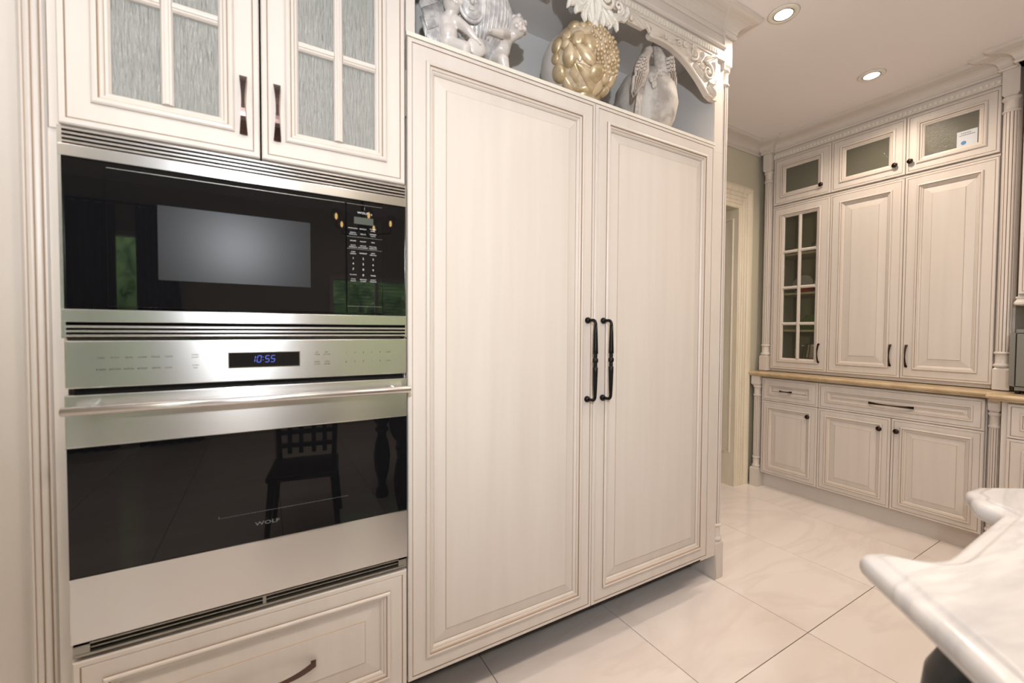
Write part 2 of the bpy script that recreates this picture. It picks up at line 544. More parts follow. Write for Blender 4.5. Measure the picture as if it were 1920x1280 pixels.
X0, X1, Y0 = -3.0, 5.2, -4.8
floor = struct('floor', MB().box(X0, X1, Y0, 2.2, -.1, -.0035), GROUT)
gx = [1.755 + .6435 * i for i in range(-8, 7)]
gy = [-.399 + 1.287 * i for i in range(-4, 3)]
G = .0016
tm = {}
for i in range(len(gx) - 1):
    for j in range(len(gy) - 1):
        a, b2 = max(gx[i], X0), min(gx[i + 1], X1)
        c, d = max(gy[j], Y0), min(gy[j + 1], 2.2)
        if b2 - a < .05 or d - c < .05: continue
        key = (round(b2 - a, 3), round(d - c, 3))
        if key not in tm:
            q = MB(); W_, D_ = (b2 - a) / 2 - G, (d - c) / 2 - G
            q.add([(-W_, -D_, -.009), (W_, -D_, -.009), (W_, D_, -.009), (-W_, D_, -.009),
                   (-W_, -D_, -.0006), (W_, -D_, -.0006), (W_, D_, -.0006), (-W_, D_, -.0006),
                   (-W_ + .0008, -D_ + .0008, 0), (W_ - .0008, -D_ + .0008, 0), (W_ - .0008, D_ - .0008, 0), (-W_ + .0008, D_ - .0008, 0)],
                  [(0, 1, 5, 4), (1, 2, 6, 5), (2, 3, 7, 6), (3, 0, 4, 7), (4, 5, 9, 8), (5, 6, 10, 9), (6, 7, 11, 10), (7, 4, 8, 11), (8, 9, 10, 11)])
            tm[key] = q.mesh('tile', [TILE])
        o = bpy.data.objects.new('tile', tm[key]); COL.objects.link(o)
        o.location = ((a + b2) / 2, (c + d) / 2, 0)
        o.parent = floor

ceil = struct('ceiling', MB().box(X0, X1, Y0, 2.2, CEIL, CEIL + .1), CEILP)
# wall behind the ovens / refrigerator, with the doorway in the far part of it
DX0, DX1, DZ = 2.85, 3.755, 2.31
wa = MB()
wa.box(X0, DX0, .80, .98, 0, CEIL); wa.box(DX1, X1, .80, .98, 0, CEIL); wa.box(DX0, DX1, .80, .98, DZ, CEIL)
struct('wall_front', wa, WALLP)
struct('wall_right', MB().box(4.46, 4.6, Y0, .80, 0, CEIL), WALLP)
struct('wall_left', MB().box(X0 - .1, X0, Y0, .8, 0, CEIL), WALLP)
# back wall with window openings (seen mirrored in the oven glass)
WN = [(-2.3, -.72, .15, 2.35), (1.12, 2.35, 1.02, 2.02)]
wb = MB()
xs = [X0, -1.75, -.85, 1.12, 2.35, X1]
for a, b2 in ((X0, -2.3), (-.72, 1.12), (2.35, X1)):
    wb.box(a, b2, Y0 - .12, Y0, 0, CEIL)
for a, b2, z0, z1 in WN:
    wb.box(a, b2, Y0 - .12, Y0, 0, z0); wb.box(a, b2, Y0 - .12, Y0, z1, CEIL)
struct('wall_back', wb, WALLP)
for k, (a, b2, z0, z1) in enumerate(WN):
    q = MB()
    fr_ = .05
    q.box(a, a + fr_, Y0 - .1, Y0 + .02, z0, z1); q.box(b2 - fr_, b2, Y0 - .1, Y0 + .02, z0, z1)
    q.box(a + fr_, b2 - fr_, Y0 - .1, Y0 + .02, z0, z0 + fr_); q.box(a + fr_, b2 - fr_, Y0 - .1, Y0 + .02, z1 - fr_, z1)
    q.box((a + b2) / 2 - .015, (a + b2) / 2 + .015, Y0 - .08, Y0 - .02, z0 + fr_, z1 - fr_)
    wo = struct('window_%d' % (k + 1), q, WHITE)
    gl = obj('window_pane', MB().box(a + fr_, b2 - fr_, Y0 - .055, Y0 - .05, z0 + fr_, z1 - fr_), mat('window_glass', (1, 1, 1, 1), 0, **{'Transmission Weight': 1.0, 'IOR': 1.02}), wo)
# hall behind the doorway
struct('wall_hall', MB().box(2.0, 5.2, 2.1, 2.2, 0, CEIL).box(2.0, 2.1, .98, 2.1, 0, CEIL).box(5.1, 5.2, .98, 2.1, 0, CEIL), WALLP)

# ---- moulding profiles
def crown_prof(p, z0, z1):
    """cornice: small bead, cove, ovolo, fillet; projection p"""
    h = z1 - z0
    pts = [(0, z0 - .004), (.010 * 1, z0 - .004), (.014, z0 + .003), (.014, z0 + .008), (.010, z0 + .012), (.012, z0 + .018)]
    for i in range(7):
        t = i / 6
        a = t * PI / 2
        pts.append((.014 + (p * .62 - .014) * (1 - math.cos(a)), z0 + .018 + h * .48 * math.sin(a)))
    pts += [(p * .66, z0 + .018 + h * .50), (p * .66, z0 + h * .72)]
    for i in range(1, 6):
        a = i / 5 * PI / 2
        pts.append((p * .66 + (p * .30) * math.sin(a), z0 + h * .72 + h * .16 * (1 - math.cos(a))))
    pts += [(p, z0 + h * .90), (p, z1), (0, z1)]
    return pts

# ---- door / drawer fronts in wall coordinates (u, depth, z)
def front(parent, name, u0, u1, z0, z1, d, t=.022, stile=.053, mold=.027, raise_=.038, glass=None, sc=1.0, bead=.013, grid=None, panew=None, label=None):
    """raised-panel or glazed front; returns the part"""
    k = sc
    pr_ = [(0, t), (0, .003), (.003, 0)]
    pr_ += [(bead, 0), (bead + .0008, .0018, 1), (bead + .002, .0018, 1), (bead + .0035, 0)]
    s_ = stile
    m_ = mold
    pr_ += [(s_, 0), (s_, -.004, 1), (s_ + .12 * m_, -.0075), (s_ + .26 * m_, -.0085), (s_ + .38 * m_, -.0065), (s_ + .42 * m_, -.003, 1),
            (s_ + .48 * m_, -.0015, 2), (s_ + .60 * m_, -.0015), (s_ + .68 * m_, .0005), (s_ + .72 * m_, .003, 2), (s_ + .86 * m_, .0045), (s_ + m_, .010), (s_ + m_, .012, 1)]
    q = MB().rings(u0, u1, z0, z1, d, pr_)
    i = s_ + m_
    if glass:
        q.rings(u0, u1, z0, z1, d, [(i, .012), (i, t)])
        q.rings(u0, u1, z0, z1, d, [(0, t), (i, t)])
        part = obj(name, q, [PAINT, GLAZE, GLAZEL], parent)
        nc, nr = grid or (1, 1)
        mw = .024
        U0, U1, Z0, Z1 = u0 + i, u1 - i, z0 + i, z1 - i
        pw = (U1 - U0 - (nc - 1) * mw) / nc
        ph = (Z1 - Z0 - (nr - 1) * mw) / nr
        def bar(a, b_, c, e, vert):
            g = MB()
            w_ = (b_ - a) if vert else (e - c)
            pf = [(0, .012), (.0, .006), (.14, .001), (.3, .0005), (.34, -.002), (.5, -.003), (.66, -.002), (.7, .0005), (.86, .001), (1, .006), (1, .012)]
            vs = []
            for (x, y) in pf:
                if vert: vs += [(a + x * w_, d + y, c), (a + x * w_, d + y, e)]
                else: vs += [(a, d + y, c + x * w_), (b_, d + y, c + x * w_)]
            g.add(vs, [(2 * j, 2 * j + 1, 2 * j + 3, 2 * j + 2) for j in range(len(pf) - 1)] + [[2 * j for j in range(len(pf))], [2 * j + 1 for j in range(len(pf))][::-1], (0, 1, len(vs) - 1, len(vs) - 2)])
            return g
        for c in range(1, nc):
            x = U0 + c * pw + (c - 1) * mw
            obj('muntin', bar(x, x + mw, Z0, Z1, True), PAINT, part)
        for r_ in range(1, nr):
            z = Z0 + r_ * ph + (r_ - 1) * mw
            for c in range(nc):
                x = U0 + c * (pw + mw)
                obj('muntin', bar(x, x + pw, z, z + mw, False), PAINT, part)
        for r_ in range(nr):
            for c in range(nc):
                x = U0 + c * (pw + mw); z = Z0 + r_ * (ph + mw)
                obj('glass_pane', MB().box(x - .003, x + pw + .003, d + .0125, d + .0155, z - .003, z + ph + .003), glass, part)
    else:
        part = obj(name, q, [PAINT, GLAZE, GLAZEL], parent)
        p2 = [(i, .012), (i + .006, .0115), (i + raise_ - .001, .006), (i + raise_, .004, 1), (i + raise_ + .001, .0038, 2), (i + raise_ + .0015, .0032)]
        g = MB().rings(u0, u1, z0, z1, d, p2, cap=0)
        g.rings(u0, u1, z0, z1, d, [(i, .0121), (i, t)])
        obj('raised_panel', g, [PAINT, GLAZEL, GLAZEL], part)
    return part

def strap_pull(parent, u, z, d, L, vert=True, w=.017, depth=.028, m_=None):
    """bow-tie strap handle arched away from the door"""
    q = MB()
    n = 17
    vs = []
    for k in range(n):
        t = k / (n - 1)
        s_ = 2 * t - 1
        a = s_ * L / 2
        ww = (w * .42 + w * .58 * abs(s_) ** 1.5) / 2
        e = 1 - abs(s_)
        off = depth * (1 - abs(s_) ** 2.6)
        off += .004
        th = .0035
        for (x, y) in ((-ww, 0), (ww, 0), (ww, th), (-ww, th)):
            if vert: vs.append((u + x, d - off - th + y, z + a))
            else: vs.append((u + a, d - off - th + y, z + x))
    fs = []
    for k in range(n - 1):
        for j in range(4):
            j2 = (j + 1) % 4
            fs.append((4 * k + j, 4 * k + j2, 4 * k + 4 + j2, 4 * k + 4 + j))
    fs += [(0, 1, 2, 3), tuple(range(4 * n - 4, 4 * n))]
    q.add(vs, fs, 0, False)
    for s_ in (-1, 1):
        a = s_ * (L / 2 - .008)
        if vert: q.box(u - w * .3, u + w * .3, d - .010, d, z + a - .005, z + a + .005)
        else: q.box(u + a - .005, u + a + .005, d - .010, d, z - w * .3, z + w * .3)
    return obj('handle', q, m_ or COPPER, parent)

def knob(parent, u, z, d, r=.016):
    q = MB()
    q.lathe(u, d, [(.007, 0), (.0065, -.008), (.008, -.012), (r, -.016), (r * 1.02, -.019), (r * .92, -.023), (r * .82, -.022), (r * .7, -.025), (r * .3, -.027), (.001, -.0275)], 24, 0, True, None, 'y', z)
    return obj('knob', q, BRONZE, parent)

def flute(n, a):
    return lambda th, z: 1 - a * (1 - min(1, abs(math.sin(n * th / 2)) * 1.25) ** .5)

def column(parent, u, d, z0, z1, w=.065, r=.030, plinth=.20, capital=.15, left=0.0, depth=.12):
    """fluted round post on a square plinth with ringed ends and a square capital block"""
    sh = MB().lathe(u, d, [(r * .99, z0 + plinth + .085), (r * .99, z1 - capital - .085)], 120, 0, False, flute(12, .17))
    for j in range(120):
        if j % 10 in (0, 9): sh.m[j] = 1
    c = obj('column', sh, [PAINT, GLAZE], parent)
    def ringset(z, s_):
        P = [(r * 1.0, 0), (r * 1.16, .003), (r * 1.2, .008), (r * 1.16, .013), (r * 1.02, .015), (r * .98, .02), (r * .98, .066), (r * 1.05, .070), (r * 1.22, .074), (r * 1.26, .080), (r * 1.2, .087), (r * 1.08, .090)]
        return [(a, z + s_ * b_) for a, b_ in P]
    obj('column_base', MB().lathe(u, d, ringset(z0 + plinth + .09, -1), 32), [PAINT], c)
    obj('column_neck', MB().lathe(u, d, ringset(z1 - capital - .09, 1), 32), [PAINT], c)
    q = MB()
    h = w / 2
    q.bbox(u - h, u + h, d - h, d + h, z0, z0 + plinth - .012, .003)
    vs = [(u - h, d - h, z0 + plinth - .012), (u + h, d - h, z0 + plinth - .012), (u + h, d + h, z0 + plinth - .012), (u - h, d + h, z0 + plinth - .012)]
    g = h - .010
    vs += [(u - g, d - g, z0 + plinth + .001), (u + g, d - g, z0 + plinth + .001), (u + g, d + g, z0 + plinth + .001), (u - g, d + g, z0 + plinth + .001)]
    q.add(vs, [(0, 1, 5, 4), (1, 2, 6, 5), (2, 3, 7, 6), (3, 0, 4, 7), (4, 5, 6, 7)])
    obj('plinth_block', q, PAINT, c)
    q = MB()
    zt = z1 - capital
    q.bbox(u - h, u + h, d - h, d + h, zt + .012, z1, .003)
    vs = [(u - h, d - h, zt + .014), (u + h, d - h, zt + .014), (u + h, d + h, zt + .014), (u - h, d + h, zt + .014)]
    vs += [(u - g, d - g, zt), (u + g, d - g, zt), (u + g, d + g, zt), (u - g, d + g, zt)]
    q.add(vs, [(0, 1, 5, 4), (1, 2, 6, 5), (2, 3, 7, 6), (3, 0, 4, 7), (4, 5, 6, 7)])
    obj('capital_block', q, PAINT, c)
    return c
# ------------------------------------------------------------------ cornices and doorway trim
crA = MB()
cp = crown_prof(.10, 2.79, CEIL)
crA.sweep([(-.80, .05), (2.3985, .05), (2.3985, .039), (2.4668, .039), (2.4668, .79)], cp)
trA = struct('trim_1', crA, PAINTH)
crC = MB().sweep([(2.476, .798), (4.05, .798)], crown_prof(.108, 2.79, CEIL))
struct('trim_2', crC, PAINTH)
crB = MB().sweep([(-.757, 4.45), (-.757, 4.030), (-.6875, 4.030), (-.6875, 4.07), (.5875, 4.07), (.5875, 4.030), (.6568, 4.030), (.6568, 3.972), (1.9, 3.972)], crown_prof(.115, 2.79, CEIL))
o = struct('trim_3', crB, PAINTH); o.rotation_euler = (0, 0, -PI / 2)

cas = MB()
cpf = [(0, .0), (0, -.012), (.008, -.016), (.012, -.012), (.03, -.012), (.034, -.018), (.042, -.018), (.046, -.012), (.060, -.013), (.064, -.019), (.074, -.019), (.078, -.013),
       (.094, -.013), (.098, -.020), (.108, -.020), (.112, -.014), (.126, -.014), (.134, -.024), (.150, -.030), (.165, -.032), (.175, -.026), (.185, -.022), (.185, 0)]
vs = []
for (q, y) in cpf:
    yy = .80 + y
    vs += [(DX0 - q, yy, 0), (DX0 - q, yy, DZ + q), (DX1 + q, yy, DZ + q), (DX1 + q, yy, 0)]
fs = []
for i in range(len(cpf) - 1):
    for j in range(3):
        fs.append((4 * i + j, 4 * i + j + 1, 4 * i + 5 + j, 4 * i + 4 + j))
cas.add(vs, fs)
# panelled lining of the opening
q = MB().rings(.80, 1.0, .0, DZ, 0, [(0, 0), (.0, -.001)], cap=0)
q.rings(.826, .974, .28, 2.235, 0, [(0, -.001), (0, -.005), (.006, -.009), (.012, -.009), (.014, -.003, 1), (.02, -.002), (.026, .004), (.034, .006)], cap=0)
vs = [(DX1 - .002 + p[1], p[0], p[2]) for p in q.v]
cas.v += []
q2 = MB(); q2.v = vs; q2.f = q.f; q2.m = q.m; q2.sm = q.sm
ct = struct('door_1', cas, CASING)
obj('door_lining', q2, [CASING, GLAZEL], ct)

# ------------------------------------------------------------------ oven tower cabinet (wall A, front faces -y)
T = thing('oven_cabinet', 'cream tall cabinet holding microwave and wall oven, glass doors above, drawer below', 'cabinet', (.38, .3, 0))
q = MB()
q.box(-.024, .757, .056, .62, .10, 1.742)
q.box(-.024, -.006, .024, .62, 1.742, 2.80); q.box(.739, .757, .024, .62, 1.742, 2.80)
q.box(-.006, .739, .40, .415, 1.742, 2.80)
q.box(-.024, .757, .024, .40, 2.645, 2.80)
q.box(-.028, -.0048, .030, .056, .10, 1.742); q.box(.7605, .7625, .02, .62, .0, 2.80)
obj('carcass', q, PAINTH, T)
q = MB().box(-.0055, .7385, .03, .3995, 1.7425, 1.748).box(-.0055, .7385, .385, .3995, 1.748, 2.644).box(-.0055, -.0045, .03, .385, 1.748, 2.644).box(.7375, .7385, .03, .385, 1.748, 2.644)
obj('interior_lining', q, INTER, T)
obj('shelf', MB().box(-.004, .737, .06, .38, 2.085, 2.105), INTER, T)
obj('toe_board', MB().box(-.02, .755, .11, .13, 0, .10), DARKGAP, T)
for a, b2, hu in ((-.004, .3745, .339), (.379, .7575, .4145)):
    dd = front(T, 'glazed_door', a, b2, 1.747, 2.641, 0, stile=.055, mold=.033, glass=RAIN, grid=(2, 3))
    strap_pull(dd, hu, 1.871, 0, .147, True, .0175, .028)
dr = front(T, 'drawer', -.001, .7615, .165, .5435, 0, stile=.052, mold=.028, raise_=.046)
strap_pull(dr, .381, .352, 0, .235, False, .02, .034)
column(T, -.058, .075, 0, 2.79, .066, .029, .20, .15).data.materials[1] = GLAZEL
obj('side_filler', MB().box(-.80, -.03, .108, .125, 0, 2.80), PAINTH, T)
obj('fascia', MB().box(-.80, .757, .05, .06, 2.66, 2.80).box(-.028, .757, .012, .05, 2.645, 2.69), PAINTH, T)

# ------------------------------------------------------------------ microwave
W = thing('microwave_oven', 'built-in microwave with black glass front and steel louvred trim above the wall oven', 'microwave', (.38, .02, 1.276))
q = MB()
q.bbox(-.004, .7605, -.004, .052, 1.6765, 1.7025, .001)
q.bbox(-.004, .7605, -.004, .052, 1.3135, 1.3415, .001)
q.box(-.004, .0015, -.004, .052, 1.3415, 1.6765); q.box(.7585, .7605, -.004, .052, 1.3415, 1.6765)
q.box(-.004, .0035, -.004, .052, 1.7025, 1.7412); q.box(.756, .7605, -.004, .052, 1.7025, 1.7412)
q.box(-.004, .0035, -.004, .052, 1.277, 1.3135); q.box(.756, .7605, -.004, .052, 1.277, 1.3135)
obj('trim_frame', q, STEEL, W)
obj('vent_recess', MB().box(.0036, .7559, .03, .05, 1.703, 1.7412), DARKGAP, W)
obj('vent_recess', MB().box(.0036, .7559, .03, .05, 1.277, 1.313), DARKGAP, W)
def slat(z, h=.0060):
    g = MB()
    pf = [(-.001, 0), (-.0055, .15), (-.0070, .4), (-.0070, .7), (-.0055, .95), (-.002, 1), (.028, 1.4), (.028, .4)]
    vs = [(u, y, z + (t - .5) * h) for u in (.0036, .7559) for (y, t) in pf]
    n = len(pf)
    g.add(vs, [[i, (i + 1) % n, n + (i + 1) % n, n + i] for i in range(n)] + [list(range(n)), list(range(n, 2 * n))[::-1]])
    return g
for z in (1.7075, 1.7168, 1.7261, 1.7354, 1.2825, 1.2925, 1.3025):
    obj('slat', slat(z), STEEL, W)
obj('front_glass', MB().bbox(.0018, .7582, .002, .03, 1.3418, 1.6762, .001), BGLASS, W)
dd = obj('microwave_door', MB().bbox(.0735, .5825, -.006, .0, 1.348, 1.664, .0012), BGLASS, W)
obj('screen_window', MB().box(.164, .492, -.0064, -.0061, 1.415, 1.592), MESHW, dd)
obj('door_border', MB().box(.075, .5815, -.0064, -.0061, 1.6617, 1.6625), STEELD, dd)
kp = obj('control_panel', MB().bbox(.5865, .688, -.006, .0, 1.348, 1.664, .0012), BGLASS, W)
for a in (1.6615, 1.367, 1.5675, 1.533):
    obj('panel_line', MB().box(.588, .6865, -.0064, -.0061, a, a + .0006), STEELD, kp)
obj('display', MB().box(.607, .661, -.0066, -.0061, 1.606, 1.626), LCD, kp)
q = MB()
D = -.0068
text(q, 'WOLF', .631, D, 1.6385, .0085, 1.25); text(q, 'E', .656, D, 1.637, .0055, 1.8)
cols = (.604, .632, .660)
zr = [1.592, 1.577, 1.556, 1.5405, 1.5215]
def two(a, b_, c, z, s_=.0042):
    text(q, a, c, D, z + .0027, s_, 1.25); text(q, b_, c, D, z - .0027, s_, 1.25)
text(q, 'POPCORN', cols[0], D, zr[0], .0046, 1.2); text(q, 'REHEAT', cols[1], D, zr[0], .0046, 1.2); two('POWER', 'LEVEL', cols[2], zr[0])
two('BAKED', 'POTATO', cols[0], zr[1]); text(q, 'MELTS', cols[1], D, zr[1], .0046, 1.2); two('DINNER', 'PLATE', cols[2], zr[1])
text(q, 'SOUPS', cols[0], D, zr[2], .0046, 1.2); text(q, 'ROAST', cols[1], D, zr[2], .0046, 1.2); text(q, 'MIX', cols[2], D, zr[2], .0046, 1.2)
two('AUTO', 'DEFROST', cols[0], zr[3]); two('WOLF', 'GOURMET', cols[1], zr[3], .0048); two('MANUAL', 'DEFROST', cols[2], zr[3])
two('KEEP', 'WARM', cols[0], zr[4]); text(q, 'EXPRESS', cols[1], D, zr[4], .0046, 1.2); two('ADD', 'MINUTE', cols[2], zr[4])
for r_, row in enumerate(('123', '456', '789')):
    for c_, ch in enumerate(row):
        text(q, ch, cols[c_], D, 1.506 - .0158 * r_, .0085)
text(q, 'CLOCK', cols[0], D, 1.4585, .0046, 1.2); text(q, '0', cols[1], D, 1.4585, .0085); text(q, 'TIMER', cols[2], D, 1.4585, .0046, 1.2)
two('STOP', 'CLEAR', cols[0], 1.443); two('SENSOR', 'COOK', cols[1], 1.443); two('START', 'MINUTE', cols[2], 1.443)
obj('key_lettering', q, LETTERW, kp)['kind'] = 'stuff'

# ------------------------------------------------------------------ wall oven
O = thing('wall_oven', 'stainless wall oven with long bar handle and black window below the microwave', 'oven', (.38, .02, .545))
cpn = obj('control_panel', MB().bbox(.0, .7605, -.004, .052, 1.1645, 1.2715, .0022), STEEL, O)
obj('display_bezel', MB().box(.2995, .4645, -.0052, -.0041, 1.1985, 1.2395), STEELB, cpn)
obj('display', MB().box(.3015, .4625, -.0062, -.0053, 1.2003, 1.2377), BGLASS, cpn)
q = MB()
segs = {'0': 'abcdef', '1': 'bc', '5': 'afgcd'}
def digit(ch, u, z, w_=.0085, h=.017, t=.0016):
    P = {'a': (0, h, w_, h), 'g': (0, h / 2, w_, h / 2), 'd': (0, 0, w_, 0), 'f': (0, h / 2, 0, h), 'b': (w_, h / 2, w_, h), 'e': (0, 0, 0, h / 2), 'c': (w_, 0, w_, h / 2)}
    for s_ in segs[ch]:
        x0, z0, x1, z1 = P[s_]
        sl = .14
        if x0 == x1:
            q.add([(u + x0 + z0 * sl - t / 2, -.0066, z + z0 + t * .6), (u + x0 + z0 * sl + t / 2, -.0066, z + z0 + t * .6), (u + x1 + z1 * sl + t / 2, -.0066, z + z1 - t * .6), (u + x1 + z1 * sl - t / 2, -.0066, z + z1 - t * .6)], [(0, 1, 2, 3)])
        else:
            q.add([(u + x0 + z0 * sl + t * .3, -.0066, z + z0 - t / 2), (u + x1 + z0 * sl - t * .3, -.0066, z + z0 - t / 2), (u + x1 + z0 * sl - t * .3, -.0066, z + z0 + t / 2), (u + x0 + z0 * sl + t * .3, -.0066, z + z0 + t / 2)], [(0, 1, 2, 3)])
for ch, u in (('1', .349), ('0', .3625), ('5', .381), ('5', .394)):
    digit(ch, u, 1.2125)
for z in (1.2175, 1.225):
    q.add([(.3760, -.0066, z), (.3776, -.0066, z), (.3776, -.0066, z + .0016), (.3760, -.0066, z + .0016)], [(0, 1, 2, 3)])
obj('clock_digits', q, BLUESEG, cpn)
q = MB(); D = -.0042
for t_, u in (('BAKE', .060), ('ROAST', .084), ('BROIL', .108), ('STONE', .132), ('PROOF', .156), ('CLEAN', .180)):
    text(q, t_, u, D, 1.232, .0054, .95)
for t_, u in (('BAKE', .062), ('ROAST', .086), ('BROIL', .110), ('CONV', .134)):
    text(q, t_, u, D, 1.2055, .0054, .9)
    uu = u - .0098 - (.0012 if t_ == 'ROAST' else 0)
    for k in range(4):
        a = k * PI / 2 + .4
        q.add([(uu, D, 1.2055), (uu + .0021 * math.cos(a), D, 1.2055 + .0021 * math.sin(a)), (uu + .0021 * math.cos(a + .8), D, 1.2055 + .0021 * math.sin(a + .8))], [(0, 1, 2)])
for t_, u in (('DEHYD', .157), ('LOCK', .180)):
    text(q, t_, u, D, 1.2055, .0054, .95)
def tw(a, b_, u, z):
    text(q, a, u, D, z + .0032, .0052, 1.0); text(q, b_, u, D, z - .0032, .0052, 1.0)
tw('OVEN', 'LIGHT', .232, 1.232); tw('OVEN', 'OFF', .232, 1.206)
tw('SET', 'TIMER', .507, 1.232); tw('SET', 'CLOCK', .532, 1.232); tw('TIMED', 'COOK', .507, 1.205); tw('TEMP', 'PROBE', .533, 1.205)
for k in range(5):
    text(q, '12345'[k], .584 + .024 * k, D, 1.232, .0072); text(q, '67890'[k], .584 + .024 * k, D, 1.206, .0072)
text(q, 'CLEAR', .7035, D, 1.232, .005, .95); text(q, 'ENTER', .7035, D, 1.2055, .005, .95)
obj('key_lettering', q, LETTERB, cpn)['kind'] = 'stuff'
obj('door_gap', MB().box(.004, .757, .03, .052, .59, 1.165), DARKGAP, O)
od = obj('oven_door', MB().bbox(.0, .7605, -.010, .028, 1.0325, 1.1505, .0022).bbox(.0, .7605, -.010, .028, .5905, .7385, .0022), STEEL, O)
obj('oven_glass', MB().box(.001, .7595, -.0075, .026, .7385, 1.0325), BGLASS, od)
obj('glass_edge_strip', MB().box(.0, .7605, -.0108, -.0076, .7365, .739).box(.0, .7605, -.0105, -.0076, 1.0322, 1.0335), STEELB, od)
q = MB(); text(q, 'WOLF', .383, -.0082, .784, .0135, 1.5)
obj('brand_lettering', q, LETTERG, od)
# faint printed dotted frame of the oven window
q = MB()
for k in range(60):
    u = .276 + .0052 * k
    q.add([(u, -.0079, .8155), (u + .0032, -.0079, .8155), (u + .0032, -.0079, .8165), (u, -.0079, .8165)], [(0, 1, 2, 3)])
q.add([(.2755, -.0079, .8155), (.2765, -.0079, .8155), (.2765, -.0079, .8215), (.2755, -.0079, .8215)], [(0, 1, 2, 3)])
o = obj('window_line', q, LETTERG, od); o['kind'] = 'stuff'
hp = obj('handle', MB().lathe(.3825, -.058, [(.0, -.3745), (.0085, -.3745), (.0098, -.3725), (.0098, .3725), (.0085, .3745), (.0, .3745)], 28, 0, True, None, 'x', 1.122), STEEL, od)
for a in (.034, .711):
    obj('handle_bracket', MB().bbox(a, a + .02, -.056, -.009, 1.113, 1.131, .003), STEEL, hp)
vt = obj('bottom_vent', MB().box(.002, .759, -.001, .05, .580, .583).box(.002, .759, .004, .05, .5675, .570).box(.002, .759, -.003, .05, .5555, .561).box(.002, .03, -.001, .05, .561, .583).box(.735, .759, -.001, .05, .561, .583).box(.37, .378, .002, .05, .561, .583), STEELD, O)
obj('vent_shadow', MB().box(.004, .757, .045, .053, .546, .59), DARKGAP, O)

# ------------------------------------------------------------------ refrigerator + surround
F = thing('built_in_refrigerator', 'wide panel-fronted double-door refrigerator in cream cabinet panels with two black pull handles', 'refrigerator', (1.522, .3, .12))
obj('cabinet_body', MB().box(.772, 2.270, .036, .60, .14, 2.19), DARKGAP, F)
def turned_pull(parent, u, z0, z1, d):
    pts = [(u, d, z0), (u, d - .018, z0)]
    q = MB()
    for z in (z0, z1):
        q.lathe(u, d, [(.0115, 0), (.0125, -.003), (.0115, -.006), (.012, -.009), (.009, -.012), (.0065, -.016)], 20, 0, True, None, 'y', z)
    a = []
    for s_, z in ((1, z0), (-1, z1)):
        arc = [(u, d - .014, z)]
        for k in range(6):
            t = k / 5 * PI / 2
            arc.append((u, d - .035 - .016 * math.sin(t), z + s_ * .016 * (1 - math.cos(t))))
        q.tube(arc + [(u, d - .051, z + s_ * .03)], [.0062] * 7 + [.0068], 12)
    mid = (z0 + z1) / 2
    L = (z1 - z0) / 2
    prof = [(.0066, -L + .02), (.0078, -L + .05), (.0098, -.040), (.0102, -.026), (.0075, -.0255), (.007, -.023), (.0085, -.021), (.007, -.0185), (.0085, -.016), (.007, -.0135), (.0075, -.010), (.0104, -.006), (.0112, 0),
            (.0104, .006), (.0075, .010), (.007, .0135), (.0085, .016), (.007, .0185), (.0085, .021), (.007, .023), (.0075, .0255), (.0102, .026), (.0098, .040), (.0078, L - .05), (.0066, L - .02)]
    q.lathe(u, d - .051, prof, 20, 0, True, None, 'z', mid)
    return obj('handle', q, BLACKM, parent)
for a, b2, hu in ((.7665, 1.5205, 1.4865), (1.5235, 2.278, 1.568)):
    dd = front(F, 'door_panel', a, b2, .1745, 2.199, 0, t=.030, stile=.058, mold=.030, raise_=.040)
    turned_pull(dd, hu, 1.0275, 1.3405, 0)
obj('hinge', MB().box(.7625, .7655, .012, .03, 1.96, 2.10), STEELD, F)

Q = thing('refrigerator_surround', 'cream cabinet around the refrigerator with open display niche, carved arch valance and fluted corner column', 'cabinet', (1.522, .3, 0))
q = MB()
q.box(.7635, .7655, .05, .62, 0, 2.201)
q.box(2.40, 2.465, .106, .79, 0, 2.80)
q.box(2.285, 2.40, .045, .060, .13, 2.202)
q.box(2.335, 2.3995, .045, .06, 2.2025, 2.6969)
q.box(.7635, .792, .010, .05, 2.2156, 2.80)
q.box(.7921, 2.3995, .0452, .06, 2.697, 2.80)
q.box(2.390, 2.3992, .033, .10, 2.62, 2.80)
obj('face_frame', q, PAINTH, Q)
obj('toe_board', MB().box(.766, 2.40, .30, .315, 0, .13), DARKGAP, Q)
obj('toe_side', MB().box(2.4005, 2.4045, .04, .32, 0, .13), PAINTH, Q)
q = MB()
q.box(.7635, 2.284, .002, .0449, 2.2025, 2.2155)
q.box(.7635, 2.3345, .0449, .42, 2.2025, 2.2155)
obj('niche_shelf', q, WHITE, Q)
obj('niche_lining', MB().box(.792, 2.335, .40, .41, 2.2156, 2.697).box(.792, 2.335, .061, .40, 2.685, 2.697).box(.7925, .794, .05, .40, 2.2156, 2.685).box(2.333, 2.3345, .05, .40, 2.2156, 2.685), NICHE, Q)
cl = column(Q, 2.4325, .073, 0, 2.79, .066, .029, .20, .15)

# dentil band: each tooth
DEN = (0.805, 2.33)
nd = 84
bd = obj('dentil_band', MB().box(.792, 2.395, .030, .0449, 2.655, 2.700).sweep([(.7645, .0445), (2.395, .0445)], [(0, 2.712), (.012, 2.714), (.018, 2.720), (.020, 2.727), (.012, 2.733), (.008, 2.736), (0, 2.738)]), PAINTH, Q)
tooth = MB().bbox(-.0058, .0058, .0245, .0305, 2.667, 2.688, .001)
tmsh = tooth.mesh('dentil', [WHITE], (1.522, .3, 0))
for k in range(nd):
    u = DEN[0] + (k + .5) * (DEN[1] - DEN[0]) / nd
    o = bpy.data.objects.new('dentil', tmsh); COL.objects.link(o)
    o.parent = bd; o.location = (u, 0, 0)

